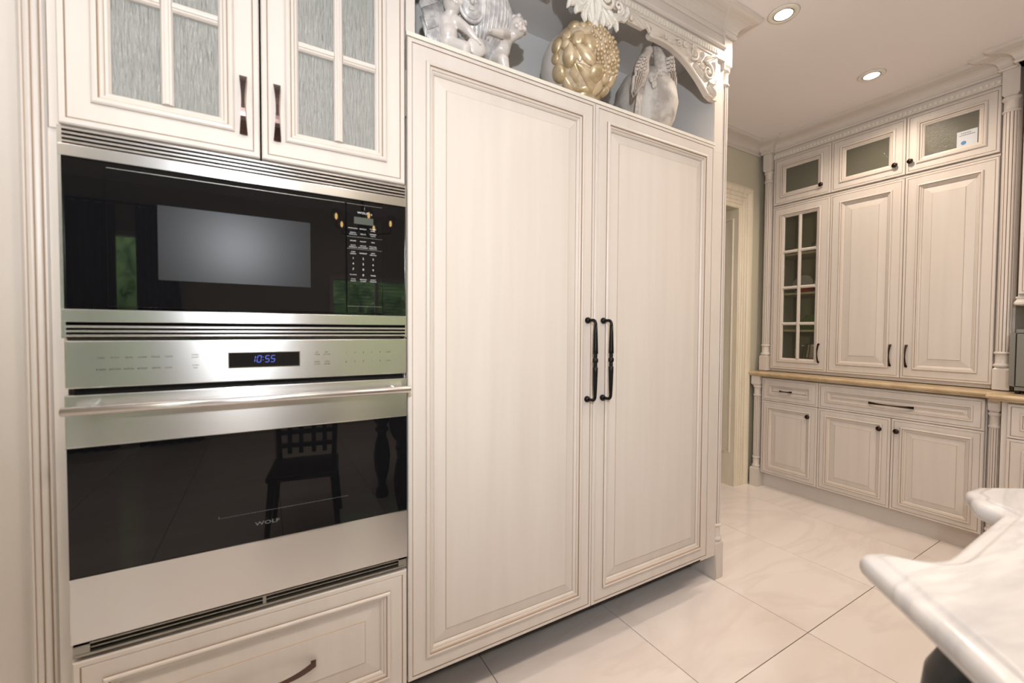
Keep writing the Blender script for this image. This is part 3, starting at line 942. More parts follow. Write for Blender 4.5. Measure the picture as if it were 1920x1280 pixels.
# valance board with the cut arch (right half traced, mirrored about the niche centre)
CX = 1.522
half = [(2.334, 2.655), (2.334, 2.444), (2.295, 2.443), (2.261, 2.453), (2.235, 2.474), (2.207, 2.496), (2.178, 2.516), (2.147, 2.535), (2.118, 2.552), (2.088, 2.566), (2.060, 2.577), (2.032, 2.585),
        (1.995, 2.593), (1.959, 2.597), (1.907, 2.597), (1.866, 2.593), (1.853, 2.600), (1.852, 2.612), (1.862, 2.622), (1.868, 2.634), (1.855, 2.640), (1.835, 2.636), (1.80, 2.632), (1.70, 2.630), (1.522, 2.630)]
from mathutils.geometry import tessellate_polygon
out_ = half[1:-1] + [(CX, half[-1][1])]
out_ = out_ + [(2 * CX - p[0], p[1]) for p in out_[-2::-1]]
out_ += [(2 * CX - 2.334, 2.6549), (2.334, 2.6549)]
q = MB()
tris = tessellate_polygon([[Vector((p[0], p[1], 0)) for p in out_]])
n_ = len(out_)
q.add([(p[0], .034, p[1]) for p in out_] + [(p[0], .056, p[1]) for p in out_],
      [tuple(t) for t in tris] + [tuple(i + n_ for i in t)[::-1] for t in tris] + [(i, i + n_, (i + 1) % n_ + n_, (i + 1) % n_) for i in range(n_)])
va = obj('arched_valance', q, CARVE, Q)
# raised rim along the arch
for sgn in (1, -1):
    pts = [(CX + sgn * (p[0] - CX), .034, p[1] + .006) for p in half[2:17]]
    obj('arch_rim', MB().tube(pts, .0065, 8, 0, .8, (0, 1, 0)), CARVE, va)

def scroll(mb, cx, cz, r0, a0, turns, dir_=1, rad=.005, d=.030, grow=.22, sgn=1):
    pts, rr = [], []
    n = int(26 * turns)
    for k in range(n + 1):
        t = k / n
        r = r0 * (grow + (1 - grow) * (1 - t))
        a = a0 + dir_ * 2 * PI * turns * t
        pts.append((CX + sgn * (cx + r * math.cos(a) - CX), d, cz + r * math.sin(a)))
        rr.append(rad * (1 - .55 * t))
    mb.tube(pts, rr, 7, 0, .9, (0, 1, 0))
    c = pts[-1]
    mb.ell(c, (rad * 1.15,) * 3, seg=8)

def leaf(mb, pts, wid, d0=.032, lift=.010, lobes=0, sgn=1, cx=None):
    """acanthus lobe: ridge with curling scalloped edges along a polyline of (x,z)"""
    P = [Vector((CX + sgn * (p[0] - CX) if cx is None else p[0], p[1])) for p in pts]
    # resample
    out = []
    n = 22
    segl = [(P[i + 1] - P[i]).length for i in range(len(P) - 1)]
    tot = sum(segl)
    for k in range(n + 1):
        s_ = tot * k / n
        i = 0
        while i < len(segl) - 1 and s_ > segl[i]:
            s_ -= segl[i]; i += 1
        out.append(P[i].lerp(P[i + 1], min(1, s_ / segl[i])))
    for it in range(3):
        out = [out[0]] + [(out[i - 1] + out[i] * 2 + out[i + 1]) / 4 for i in range(1, n)] + [out[-1]]
    vs, fs = [], []
    for k, p in enumerate(out):
        t = k / n
        tg = (out[min(k + 1, n)] - out[max(k - 1, 0)]).normalized()
        nn = Vector((-tg.y, tg.x))
        ww = wid * (math.sin(PI * (.12 + .88 * t) ** .8) ** .7 + .03)
        if lobes: ww *= 1 - .28 * abs(math.sin(PI * lobes * t)) ** 1.0 * (1 if t < .95 else 0) + .1
        l = lift * (.5 + .5 * math.sin(PI * t))
        for (a, h) in ((-1, .1), (-.8, .75), (-.42, .35), (-.12, .95), (0, 1.15), (.12, .95), (.42, .35), (.8, .75), (1, .1)):
            vs.append((p.x + nn.x * ww * a, d0 - l * h, p.y + nn.y * ww * a))
    m_ = 9
    for k in range(n):
        for j in range(m_ - 1):
            fs.append((k * m_ + j, k * m_ + j + 1, (k + 1) * m_ + j + 1, (k + 1) * m_ + j))
    nb = len(vs)
    vs += [(v[0], d0 + .006, v[2]) for v in vs]
    for k in range(n):
        fs.append((k * m_, (k + 1) * m_, nb + (k + 1) * m_, nb + k * m_))
        fs.append((k * m_ + m_ - 1, nb + k * m_ + m_ - 1, nb + (k + 1) * m_ + m_ - 1, (k + 1) * m_ + m_ - 1))
    fs.append(list(range(nb, nb + m_))); 
    mb.add(vs, fs, 0, True)

for sgn in (1, -1):
    q = MB()
    scroll(q, 2.255, 2.560, .040, 1.9, 1.35, -1, .0075, .028, .3, sgn)
    scroll(q, 2.150, 2.613, .030, -2.2, 1.2, 1, .006, .028, .25, sgn)
    scroll(q, 2.040, 2.628, .018, 2.6, 1.2, -1, .0045, .028, .25, sgn)
    scroll(q, 1.955, 2.628, .012, -2.4, 1.0, 1, .004, .028, .25, sgn)
    q.ell((CX + sgn * (2.252 - CX), .026, 2.556), (.011, .008, .011), seg=12)
    for (x, z) in ((2.205, 2.572), (2.085, 2.633), (2.148, 2.640)):
        for k in range(6):
            a = k * PI / 3
            q.ell((CX + sgn * (x + .010 * math.cos(a) - CX), .027, z + .010 * math.sin(a)), (.0062, .006, .0062), seg=8)
        q.ell((CX + sgn * (x - CX), .024, z), (.005, .005, .005), seg=8)
    leaf(q, [(2.232, 2.598), (2.25, 2.620), (2.285, 2.640), (2.318, 2.645)], .014, .032, .010, 3, sgn)
    leaf(q, [(2.298, 2.560), (2.305, 2.590), (2.300, 2.618), (2.318, 2.636)], .012, .032, .010, 3, sgn)
    leaf(q, [(2.268, 2.515), (2.290, 2.508), (2.310, 2.520), (2.322, 2.545)], .011, .032, .010, 3, sgn)
    leaf(q, [(2.275, 2.505), (2.295, 2.490), (2.312, 2.480), (2.322, 2.465)], .010, .032, .009, 3, sgn)
    leaf(q, [(2.262, 2.498), (2.280, 2.478), (2.300, 2.466), (2.314, 2.456)], .007, .032, .008, 2, sgn)
    leaf(q, [(2.225, 2.530), (2.195, 2.545), (2.168, 2.565), (2.175, 2.59)], .010, .032, .009, 3, sgn)
    leaf(q, [(2.168, 2.588), (2.205, 2.602), (2.222, 2.625), (2.215, 2.645)], .010, .032, .009, 3, sgn)
    leaf(q, [(2.120, 2.600), (2.090, 2.606), (2.065, 2.612), (2.05, 2.612)], .009, .032, .008, 3, sgn)
    leaf(q, [(2.022, 2.626), (2.000, 2.618), (1.980, 2.616), (1.965, 2.622)], .008, .032, .008, 3, sgn)
    leaf(q, [(1.945, 2.628), (1.925, 2.618), (1.905, 2.615), (1.888, 2.622)], .007, .032, .008, 3, sgn)
    obj('scrollwork', q, CARVE, va)
    # drop block beside the cartouche
    q = MB().bbox(min(CX + sgn * (1.715 - CX), CX + sgn * (1.812 - CX)), max(CX + sgn * (1.715 - CX), CX + sgn * (1.812 - CX)), .028, .046, 2.606, 2.628, .002)
    leaf(q, [(1.668, 2.606), (1.715, 2.640), (1.775, 2.640), (1.820, 2.612)], .014, .030, .014, 4, sgn)
    leaf(q, [(1.700, 2.628), (1.745, 2.628), (1.780, 2.612), (1.800, 2.602)], .009, .028, .012, 3, sgn)
    leaf(q, [(1.780, 2.636), (1.815, 2.636), (1.840, 2.622), (1.848, 2.604)], .010, .030, .011, 3, sgn)
    q.ell((CX + sgn * (1.728 - CX), .020, 2.618), (.009, .008, .011), seg=10)
    obj('side_ornament', q, CARVE, va)
# central acanthus cartouche, standing proud of the valance
q = MB()
dC = .022
for sgn in (1, -1):
    leaf(q, [(CX, 2.640), (CX + .022, 2.600), (CX + .018, 2.555), (CX + .004, 2.508)], .020, dC, .022, 3, sgn)
    leaf(q, [(CX + .02, 2.60), (CX + .038, 2.560), (CX + .050, 2.535), (CX + .040, 2.514)], .016, dC, .018, 4, sgn)
    leaf(q, [(CX + .03, 2.60), (CX + .065, 2.560), (CX + .090, 2.545), (CX + .085, 2.530)], .018, dC, .018, 4, sgn)
    leaf(q, [(CX + .05, 2.61), (CX + .095, 2.575), (CX + .120, 2.560), (CX + .128, 2.535)], .017, dC, .016, 3, sgn)
    leaf(q, [(CX + .06, 2.572), (CX + .105, 2.575), (CX + .148, 2.600), (CX + .156, 2.640)], .018, dC, .020, 3, sgn)
    scroll(q, CX + .062, 2.635, .040, -2.6, 1.4, 1, .009, dC - .012, .2, sgn)
    scroll(q, CX + .125, 2.630, .024, -1.8, 1.1, 1, .007, dC - .010, .25, sgn)
    leaf(q, [(CX + .140, 2.590), (CX + .170, 2.600), (CX + .185, 2.625), (CX + .178, 2.650)], .012, dC, .014, 3, sgn)
q.ell((CX, dC - .012, 2.512), (.014, .012, .020), seg=14)
q.ell((CX, dC - .010, 2.660), (.026, .014, .030), seg=16)
obj('acanthus_cartouche', q, WHITEC, va)
# ------------------------------------------------------------------ wall B: tall hutch cabinets (wall coordinates u = -y, depth = x)
XB, XC = 4.063, 3.950
BU = [-.682, -.267, .163, .584]
H = thing('wall_cabinet', 'far cream wall cabinet, small glass doors above tall doors, on the tan counter', 'cabinet', (0, 4.2, .97), 'B')
q = MB()
t_ = .018
q.box(BU[0] - .075, BU[0] + .004, XB + .026, 4.44, .970, 2.80)
q.box(BU[3] - .004, BU[3] + .075, XB + .026, 4.44, .970, 2.80)
q.box(BU[0], BU[3], 4.42, 4.44, .970, 2.80)
q.box(BU[0], BU[3], XB + .024, 4.42, .970, .992)
q.box(BU[0] + .004, BU[3] - .004, XB + .024, 4.42, 2.325, 2.345)
q.box(BU[0], BU[3], XB + .012, XB + .024, 2.328, 2.342)
for u in BU[1:3]: q.box(u - .009, u + .009, XB + .024, 4.42, .992, 2.72)
q.box(BU[0], BU[3], XB + .024, 4.42, 2.722, 2.80)
q.box(BU[0] - .003, BU[3] + .003, XB + .010, XB + .026, 2.722, 2.80)
obj('carcass', q, PAINTH, H)
q = MB()
q.box(BU[0] + .0045, BU[1] - .0095, 4.41, 4.4195, .9925, 2.3245)
for i in range(3): q.box(BU[i] + .0095, BU[i + 1] - .0095, 4.41, 4.4195, 2.3455, 2.7215)
obj('interior_lining', q, INTERD, H)
for z in (1.30, 1.60, 1.92): obj('shelf', MB().box(BU[0] + .005, BU[1] - .010, 4.10, 4.405, z, z + .016), INTERD, H)
G2 = .0016
kn = [BU[1] - .060, BU[2] - .052, BU[2] + .027]
for i in range(3):
    dd = front(H, 'small_glazed_door', BU[i] + G2, BU[i + 1] - G2, 2.3465, 2.719, XB, stile=.052, mold=.038, glass=(SEEDY if i == 2 else (RAIN if 0 else SEEDY)))
    knob(dd, kn[i], 2.422, XB)
    if i == 2:
        c = obj('card', MB().box(.400, .488, XB + .0105, XB + .0122, 2.437, 2.528), PAPER, dd)
        q = MB()
        for k, z in enumerate((2.512, 2.500)):
            for j in range(9 if k else 6):
                u = .418 + k * -.006 + j * .0075
                q.box(u, u + .005, XB + .0098, XB + .0104, z, z + .0035)
        obj('print_lines', q, LETTERB, c)['kind'] = 'stuff'
        obj('print_emblem', MB().lathe(.430, XB + .0104, [(.001, 0), (.012, 0), (.012, -.0006), (.001, -.0006)], 12, 0, False, None, 'y', 2.456), BLUEP, c)
dd = front(H, 'paned_door', BU[0] + G2, BU[1] - G2, .9935, 2.3215, XB, stile=.055, mold=.035, glass=CLEAR, grid=(2, 4))
strap_pull(dd, BU[1] - .052, 1.135, XB, .150, True, .015, .024, COPPER)
dd = front(H, 'tall_door', BU[1] + G2, BU[2] - G2, .9935, 2.3215, XB, stile=.060, mold=.030, raise_=.044)
strap_pull(dd, BU[2] - .050, 1.142, XB, .150, True, .015, .024, COPPER)
dd = front(H, 'tall_door', BU[2] + G2, BU[3] - G2, .9935, 2.3215, XB, stile=.060, mold=.030, raise_=.044)
strap_pull(dd, BU[2] + .034, 1.142, XB, .150, True, .015, .024, COPPER)
column(H, BU[0] - .040, XB + .002, .970, 2.79, .068, .029, .13, .15)
column(H, BU[3] + .038, XB + .002, .970, 2.79, .068, .031, .13, .15)
bd = obj('dentil_band', MB().box(BU[0] - .003, BU[3] + .003, XB - .002, XB + .0095, 2.728, 2.765), PAINTH, H)
tm2 = MB().bbox(-.0065, .0065, XB - .0085, XB - .0015, 2.737, 2.756, .001).mesh('dentil', [WHITE], (0, 4.2, .97))
nn_ = 52
for k in range(nn_):
    o = bpy.data.objects.new('dentil', tm2); COL.objects.link(o)
    o.parent = bd; o.location = (BU[0] + (k + .5) * (BU[3] - BU[0]) / nn_, 0, 0)

# base units
Bc = thing('base_cabinet', 'far cream base cabinet with two drawers over three doors under the tan counter', 'cabinet', (0, 4.2, 0), 'B')
q = MB()
q.box(BU[0] - .003, BU[3] + .004, XC + .024, 4.44, .122, .9285)
q.box(BU[0] - .080, BU[0] - .0035, XC + .050, 4.44, 0, .9285)
q.box(BU[3] + .0045, BU[3] + .066, XC + .040, 4.44, 0, .9285)
obj('carcass', q, PAINTH, Bc)
obj('toe_board', MB().box(BU[0] - .003, BU[3] + .004, XC + .062, XC + .08, 0, .1215), PAINTH, Bc)
dd = front(Bc, 'drawer', BU[0] + G2, BU[1] - G2, .733, .917, XC, stile=.046, mold=.026, raise_=.012)
strap_pull(dd, (BU[0] + BU[1]) / 2 - .02, .823, XC, .095, False, .014, .022)
dd = front(Bc, 'wide_drawer', BU[1] + G2, BU[3] - G2, .733, .917, XC, stile=.046, mold=.026, raise_=.018)
strap_pull(dd, (BU[1] + BU[3]) / 2, .818, XC, .235, False, .016, .026)
for i in range(3):
    dd = front(Bc, 'door', BU[i] + G2, BU[i + 1] - G2, .129, .7295, XC, stile=.044, mold=.032, raise_=.034)
    knob(dd, [BU[1] - .062, BU[2] - .058, BU[2] + .032][i], .652, XC)
column(Bc, BU[0] - .042, XC + .012, 0, .9285, .070, .026, .16, .08)
column(Bc, BU[3] + .036, XC + .012, 0, .9285, .050, .022, .16, .08)

CT = MB()
edge = [(0, .930), (.004, .930), (.006, .934), (.006, .938), (.014, .941), (.020, .947), (.022, .954), (.019, .960), (.012, .964), (0, .965)]
CT.sweep([(-.765, 4.44), (-.765, 3.925), (.635, 3.925), (.635, 3.815), (1.9, 3.815)], edge)
CT.box(-.765, .635, 3.925, 4.44, .930, .965); CT.box(.635, 1.9, 3.815, 4.44, .930, .965)
o = obj('countertop', CT, COUNTER)
o.rotation_euler = (0, 0, -PI / 2)
tagged(o, 'tan moulded-edge countertop running under the far wall cabinet and toaster oven', 'countertop')

# nearer units at the right edge of the frame
N1 = thing('side_base_cabinet', 'cream base cabinet stepping forward at the right edge, behind the marble island', 'cabinet', (1.2, 4.1, 0), 'B')
obj('carcass', MB().box(.662, 1.60, 3.862, 4.44, .122, .9285).box(.662, 1.60, 3.92, 3.94, 0, .122), PAINTH, N1)
for a, b2 in ((.686, 1.12), (1.124, 1.56)):
    dd = front(N1, 'drawer', a, b2, .733, .917, 3.84, stile=.046, mold=.026, raise_=.018)
    strap_pull(dd, (a + b2) / 2, .823, 3.84, .12, False, .014, .022)
    dd = front(N1, 'door', a, b2, .129, .7295, 3.84, stile=.054, mold=.032, raise_=.034)
    knob(dd, b2 - .05, .652, 3.84)
N2 = thing('side_wall_cabinet', 'cream wall cabinet hung over the toaster oven at the right edge', 'cabinet', (1.2, 4.1, 1.45), 'B')
obj('carcass', MB().box(.686, 1.60, 3.974, 4.44, 1.50, 2.79), PAINTH, N2)
obj('light_rail', MB().sweep([(.686, 4.44), (.686, 3.974), (1.6, 3.974)], [(0, 1.4999), (.006, 1.4999), (.008, 1.492), (.004, 1.486), (.006, 1.478), (.012, 1.468), (.012, 1.458), (.004, 1.452), (-.012, 1.450), (-.012, 1.4999)]), PAINTH, N2)
for a, b2 in ((.690, 1.12), (1.124, 1.56)):
    dd = front(N2, 'door', a, b2, 1.512, 2.325, 3.950, stile=.060, mold=.030, raise_=.044)
    dd = front(N2, 'small_door', a, b2, 2.3465, 2.719, 3.950, stile=.052, mold=.038, raise_=.03)

# toaster oven on the counter
TO = thing('toaster_oven', 'silver toaster oven with grey glass door on the counter at the right edge', 'toaster', (.93, 4.1, .966), 'B')
bm = bmesh.new(); bmesh.ops.create_cube(bm, size=1)
for v in bm.verts: v.co = Vector((.671 if v.co.x < 0 else 1.16, 3.925 if v.co.y < 0 else 4.25, .985 if v.co.z < 0 else 1.319))
bmesh.ops.bevel(bm, geom=[e for e in bm.edges if abs(e.verts[0].co.y - e.verts[1].co.y) > .1], offset=.022, segments=5, affect='EDGES')
obj('housing', MB().bm(bm), STEELD, TO)
tdr = obj('door', MB().bbox(.693, 1.04, 3.915, 3.9245, 1.005, 1.300, .004), BPLAST, TO)
obj('door_frame', MB().rings(.699, 1.034, 1.010, 1.295, 3.9135, [(0, .001), (0, 0), (.03, 0), (.03, .001)]), STEELD, tdr)
obj('door_glass', MB().box(.731, 1.0, 3.9130, 3.9145, 1.042, 1.262), SCREENG, tdr)
obj('control_strip', MB().bbox(1.05, 1.145, 3.918, 3.9245, 1.01, 1.295, .002), BPLAST, TO)
for u in (.70, 1.13):
    for d in (3.96, 4.21):
        obj('foot', MB().lathe(u, d, [(.012, .966), (.012, .984)], 16), BPLAST, TO)

# crockery behind the eight small panes
def plate_prof(r, h=.02):
    return [(.0, 0), (r * .55, 0), (r * .6, h * .2), (r * .95, h * .9), (r, h), (r * .97, h), (r * .6, h * .35), (.0, h * .25)]
def bowl_prof(r, h):
    return [(.0, 0), (r * .45, 0), (r * .5, h * .08), (r * .85, h * .5), (r, h), (r * .96, h), (r * .8, h * .5), (r * .4, h * .12), (0, h * .1)]
def crock(name, label, cat, u, d, z, prof, m_, grp=None):
    o = obj(name, MB().lathe(0, 0, prof, 32), m_)
    o.location = (d, -u, z)
    return tagged(o, label, cat, grp)
um = (BU[0] + BU[1]) / 2
crock('serving_bowl', 'green bowl upside down in far glass-door cabinet, third row of panes', 'bowl', um + .03, 4.25, 1.3165, [(r, .12 - z) for r, z in bowl_prof(.11, .12)][::-1], GREENC)
crock('oval_dish', 'orange-red dish in far glass-door cabinet, second row of panes', 'dish', um - .01, 4.195, 1.6165, bowl_prof(.085, .05), REDC)
crock('dark_dish', 'yellow small bowl in far glass-door cabinet, top row of panes', 'bowl', um - .05, 4.2, 1.9365, bowl_prof(.06, .045), YELC)
crock('silver_pot', 'silver pot behind the top right pane of far glass door', 'pot', um + .08, 4.24, 1.9365, bowl_prof(.07, .075), SILV)
for k, (du, rr_) in enumerate(((-.085, .080), (.085, .085))):
    o = obj('plate', MB().lathe(0, 0, plate_prof(rr_), 32), PORC)
    o.location = (4.33, -(um + du), 1.6170 + rr_ * .985); o.rotation_euler = (0, R(-78), 0)
    tagged(o, ('smaller left white plate standing behind the orange dish', 'larger right white plate standing behind the orange dish')[k], 'plate', 'plates standing behind the orange dish')
JG = thing('silver_pitcher', 'silver pitcher with looped handle behind the lowest panes of far glass door', 'pitcher', (um + .05, 4.22, .9925), 'B')
obj('body', MB().lathe(um + .05, 4.22, [(0, .9925), (.05, .9925), (.055, 1.0), (.05, 1.01), (.068, 1.05), (.072, 1.10), (.062, 1.15), (.058, 1.18), (.064, 1.20), (.060, 1.20), (.05, 1.17), (.0, 1.16)], 28), SILV, JG)
obj('handle', MB().tube([(um - .005, 4.20, 1.18), (um - .045, 4.20, 1.19), (um - .078, 4.20, 1.155), (um - .080, 4.20, 1.10), (um - .055, 4.20, 1.055), (um - .010, 4.21, 1.05)], .006, 10), SILV, JG)
crock('red_lid', 'red low dish on the bottom shelf of far glass-door cabinet', 'dish', um - .09, 4.32, .9930, bowl_prof(.055, .05), REDC)

# ------------------------------------------------------------------ recessed ceiling lights
LP = [(2.617, -.127), (3.61, -.13), (1.95, -1.15), (.75, -1.25), (3.05, -1.2), (-.6, -1.2), (2.0, -2.6), (.4, -2.9), (3.5, -2.6), (-1.4, -2.9), (1.2, -4.0)]
EXTRA = {2: 'round recessed ceiling light before the refrigerator', 3: 'round recessed ceiling light before the wall oven', 4: 'round recessed ceiling light above the far aisle floor',
         5: 'round recessed ceiling light left of the wall oven', 6: 'round recessed ceiling light over the island middle', 7: 'round recessed ceiling light over the near island end',
         8: 'round recessed ceiling light beyond the far island end', 9: 'round recessed ceiling light beside the patio window', 10: 'round recessed ceiling light near the small back window'}
LBL = {0: 'round recessed ceiling light nearest the carved cornice', 1: 'round recessed ceiling light above the far cabinets'}
for k, (x, y) in enumerate(LP):
    t = thing('ceiling_light', LBL.get(k) or EXTRA[k], 'light', (x, y, CEIL), 'A', 'recessed ceiling lights')
    obj('trim_ring', MB().lathe(x, y, [(.044, CEIL - .001), (.044, CEIL - .005), (.052, CEIL - .008), (.064, CEIL - .006), (.070, CEIL - .001)], 40), WHITE, t)
    obj('inner_gimbal', MB().lathe(x, y, [(.0395, CEIL - .0015), (.0395, CEIL - .006), (.0435, CEIL - .007), (.0435, CEIL - .0015)], 36), STEELD, t)
    obj('lamp', MB().lathe(x, y, [(.0, CEIL - .0055), (.039, CEIL - .0055), (.039, CEIL - .002), (0, CEIL - .002)], 32), LAMP, t)
    l = light('downlight', 'SPOT', (x, y, CEIL - .02), 35, WARM, .039, (x, y, 0), spot_size=R(150), spot_blend=.7)
    if y < -2: l.data.energy = 16

# ------------------------------------------------------------------ statuary in the niche
ZS = 2.2157
# 1: putti leaning on a shell-ribbed urn
A1 = thing('cherub_sculpture', 'pearly silver sculpture of two cherubs leaning on a ribbed shell globe, leftmost in the niche', 'sculpture', (1.07, .2, ZS))
q = MB()
q.lathe(1.075, .20, [(0, 2.2157), (.085, 2.2157), (.09, 2.225), (.055, 2.245), (.05, 2.28), (.07, 2.31)], 32)
q.ell((1.075, .20, 2.46), (.155, .15, .17), seg=40)
for k in range(21):
    a = -1.2 + k * .12
    pts = []
    for j in range(8):
        e = -.75 + j * .26
        pts.append((1.075 + .154 * math.cos(e) * math.sin(a), .20 - .149 * math.cos(e) * math.cos(a), 2.46 + .169 * math.sin(e)))
    q.tube(pts, [.0035 + .002 * math.sin(j / 7 * PI) for j in range(8)], 6)
for (x, z, r_) in ((1.20, 2.52, .028), (1.215, 2.49, .022), (1.175, 2.555, .03), (1.20, 2.455, .022), (1.17, 2.43, .02)):
    q.ell((x, .15, z), (r_, r_ * .8, r_), seg=12)
o = obj('shell_globe', q, PEARL, A1)
q = MB().ell((1.030, .066, 2.290), (.036, .012, .032), seg=20)
obj('oval_medallion', q, PEARLF, A1)
q = MB().ell((1.012, .066, 2.422), (.040, .016, .046), seg=24)
q.tube([(1.010 + .044 * math.cos(a), .066, 2.420 + .050 * math.sin(a)) for a in [i * PI / 12 for i in range(25)]], .006, 8)
q.limb((1.00, .048, 2.435), (1.002, .038, 2.417), .005, .008)
q.ell((1.004, .050, 2.400), (.012, .006, .005), seg=10)
for dx_ in (-.018, .016): q.ell((1.006 + dx_, .052, 2.430), (.009, .005, .005), seg=10)
obj('face_medallion', q, PEARL, A1)
def putto(name, head, chest, hip, sh, hand, knee, foot, hair_side, hr=.037):
    q = MB()
    q.ell(head, (hr, hr * 1.02, hr * 1.12), seg=20)
    nx = Vector(head) + Vector((.004 * hair_side, -hr * .98, -.004))
    q.ell(nx, (.006, .008, .009), seg=10)
    q.ell(Vector(head) + Vector((.017, -hr * .74, -.014)), (.011, .009, .010), seg=12)
    q.ell(Vector(head) + Vector((-.017, -hr * .74, -.014)), (.011, .009, .010), seg=12)
    q.ell(Vector(head) + Vector((.0, -hr * .84, -.024)), (.009, .006, .005), seg=10)
    q.limb(Vector(head) - Vector((0, 0, .02)), chest, .018, .026)
    q.limb(chest, hip, .034, .038)
    q.ell(Vector(chest).lerp(Vector(hip), .55) + Vector((0, -.014, 0)), (.034, .03, .036), seg=16)
    el = (Vector(sh).lerp(Vector(hand), .5)) + Vector((0, -.012, -.008))
    q.limb(chest, sh, .024, .020); q.limb(sh, el, .019, .015); q.limb(el, hand, .015, .011)
    for k in range(4):
        hv = (Vector(hand) - el).normalized()
        q.limb(Vector(hand) + Vector((0, -.006 + .004 * k, 0)), Vector(hand) + hv * .022 + Vector((0, -.008 + .005 * k, -.004)), .0055, .004, seg=8)
    q.limb(hip, knee, .034, .024); q.limb(knee, foot, .023, .014)
    q.limb(foot, Vector(foot) + Vector((.012 * hair_side, -.026, -.004)), .013, .009)
    return remesh(obj(name, q, PEARLF, A1), .0032, 3)
p1 = putto('cherub', (.953, .090, 2.432), (.940, .120, 2.368), (.946, .130, 2.300), (.975, .095, 2.372), (1.022, .060, 2.312), (.990, .075, 2.275), (.985, .075, 2.232), 1)
p2 = putto('cherub', (1.218, .105, 2.446), (1.178, .135, 2.405), (1.150, .14, 2.325), (1.165, .10, 2.402), (1.092, .062, 2.362), (1.145, .085, 2.290), (1.165, .085, 2.232), -1, .034)
random.seed(3)
for par, c_ in ((p1, (.953, .102, 2.442)), (p2, (1.226, .115, 2.455))):
    q = MB()
    for k in range(34):
        a, e = random.uniform(0, 2 * PI), random.uniform(-.1, 1.3)
        v = Vector((math.cos(a) * math.cos(e), math.sin(a) * math.cos(e), math.sin(e)))
        if v.y < -.35 and v.z < .75: continue
        q.ell(Vector(c_) + v * .034, (.012, .012, .012), seg=8)
    obj('curly_hair', q, PEARL, par)
def wing(base, tip, wid, yb, par, mirror=1):
    q = MB()
    b_, t = Vector(base), Vector(tip)
    ax = (t - b_).normalized()
    sd = Vector((ax.z, 0, -ax.x)) * mirror
    q.ell(b_.lerp(t, .12), (wid * .55, .012, .035), seg=16)
    for k in range(15):
        f = k / 14
        st = b_.lerp(t, .05 + .30 * f) - sd * wid * (.5 - f)
        en = b_.lerp(t, .62 + .38 * (1 - abs(f - .55) * 1.2)) - sd * wid * (.62 - 1.15 * f)
        md = st.lerp(en, .5) - sd * .006
        q.tube([st, md, en], [.011, .012, .004], 8, 0, .5, (0, 1, 0))
    for k in range(12):
        f = k / 11
        st = b_.lerp(t, .0 + .2 * f) - sd * wid * (.4 - .8 * f) + Vector((0, -.010, 0))
        en = st + ax * (t - b_).length * .42 + Vector((0, .003, 0))
        q.tube([st, st.lerp(en, .5), en], [.009, .010, .004], 8, 0, .5, (0, 1, 0))
    return obj('wing', q, WINGM, par)
wing((.885, .130, 2.430), (.915, .110, 2.262), .085, 0, p1, 1)

# 2: gold fruit ball
A2 = thing('fruit_sculpture', 'antique gold ball sculpture covered with relief fruit, middle of the niche', 'sculpture', (1.555, .13, ZS))
bc, br = Vector((1.558, .135, 2.425)), .150
q = MB().lathe(bc.x, bc.y, [(0, ZS), (.075, ZS), (.085, 2.225), (.06, 2.25), (.07, 2.29)], 36)
q.ell(bc, (br, br, br * 1.05), seg=48)
obj('core', q, GOLDL, A2)
q = MB().ell(bc + Vector((-.014, .034, -.004)), (br * .97, br * .93, br * 1.0), seg=48)
obj('smooth_shell', q, PEARLF, A2)
camp = Vector((0.3822, -1.3019, 1.3001))
def ray(px, py):
    return (fw + r2 * ((px - 960) / 793.12) - u2 * ((py - 640) / 793.12)).normalized()
vdir = (bc - camp).normalized()
ax_r = vdir.cross(Vector((0, 0, 1))).normalized()
ax_u = ax_r.cross(vdir)
def onball(a, b_):
    """a,b_ in -1..1: right and up on the face of the ball turned to the room"""
    r_ = math.hypot(a, b_)
    if r_ > .985: a, b_ = a / r_ * .985, b_ / r_ * .985
    k = math.sqrt(max(0, 1 - a * a - b_ * b_))
    n_ = ax_r * a + ax_u * b_ - vdir * k
    return bc + n_ * br, n_
def fruit(a, b_, l, w_, rot, kind='round', h=.5):
    p, n_ = onball(a, b_)
    t1 = (ax_u - n_ * ax_u.dot(n_)).normalized()
    t2 = n_.cross(t1)
    l, w_ = l * br * 1.22, w_ * br * 1.22
    d1 = t1 * math.cos(rot) + t2 * math.sin(rot)
    d2 = n_.cross(d1)
    M = Matrix.Identity(4)
    for i in range(3): M[i][0], M[i][1], M[i][2], M[i][3] = d2[i] * w_, n_[i] * max(w_, .3 * l) * h * 1.3, d1[i] * l, p[i]
    bm = bmesh.new(); bmesh.ops.create_uvsphere(bm, u_segments=20, v_segments=12, radius=1)
    for v in bm.verts:
        c = v.co
        if kind == 'pear': s_ = 1 - .42 * max(0, c.z) - .05 * c.z; c.x *= s_; c.y *= s_
        if kind == 'lemon': s_ = 1 - .25 * abs(c.z) ** 3; c.x *= s_; c.y *= s_; c.z *= 1.12
        if kind == 'banana': s_ = 1 - .35 * abs(c.z) ** 2; c.x = c.x * s_ + .75 * (c.z * c.z) ; c.y *= s_
        if kind == 'leaf': c.y *= .45; c.x *= (1 - abs(c.z)) ** .5 * 1.1 + .05
        if kind == 'peach': c.x *= 1; c.y *= 1 - .22 * math.exp(-(c.x / .18) ** 2)
    q = MB().bm(bm, 0, True, M)
    if kind == 'star':
        for k in range(6):
            a2 = k * PI / 3
            q.tube([p + n_ * w_ * .66, p + n_ * w_ * .62 + (d1 * math.cos(a2) + d2 * math.sin(a2)) * w_ * .35], [.0022, .0010], 6)
    obj('leaf_relief' if kind == 'leaf' else 'fruit', q, GOLD, A2)
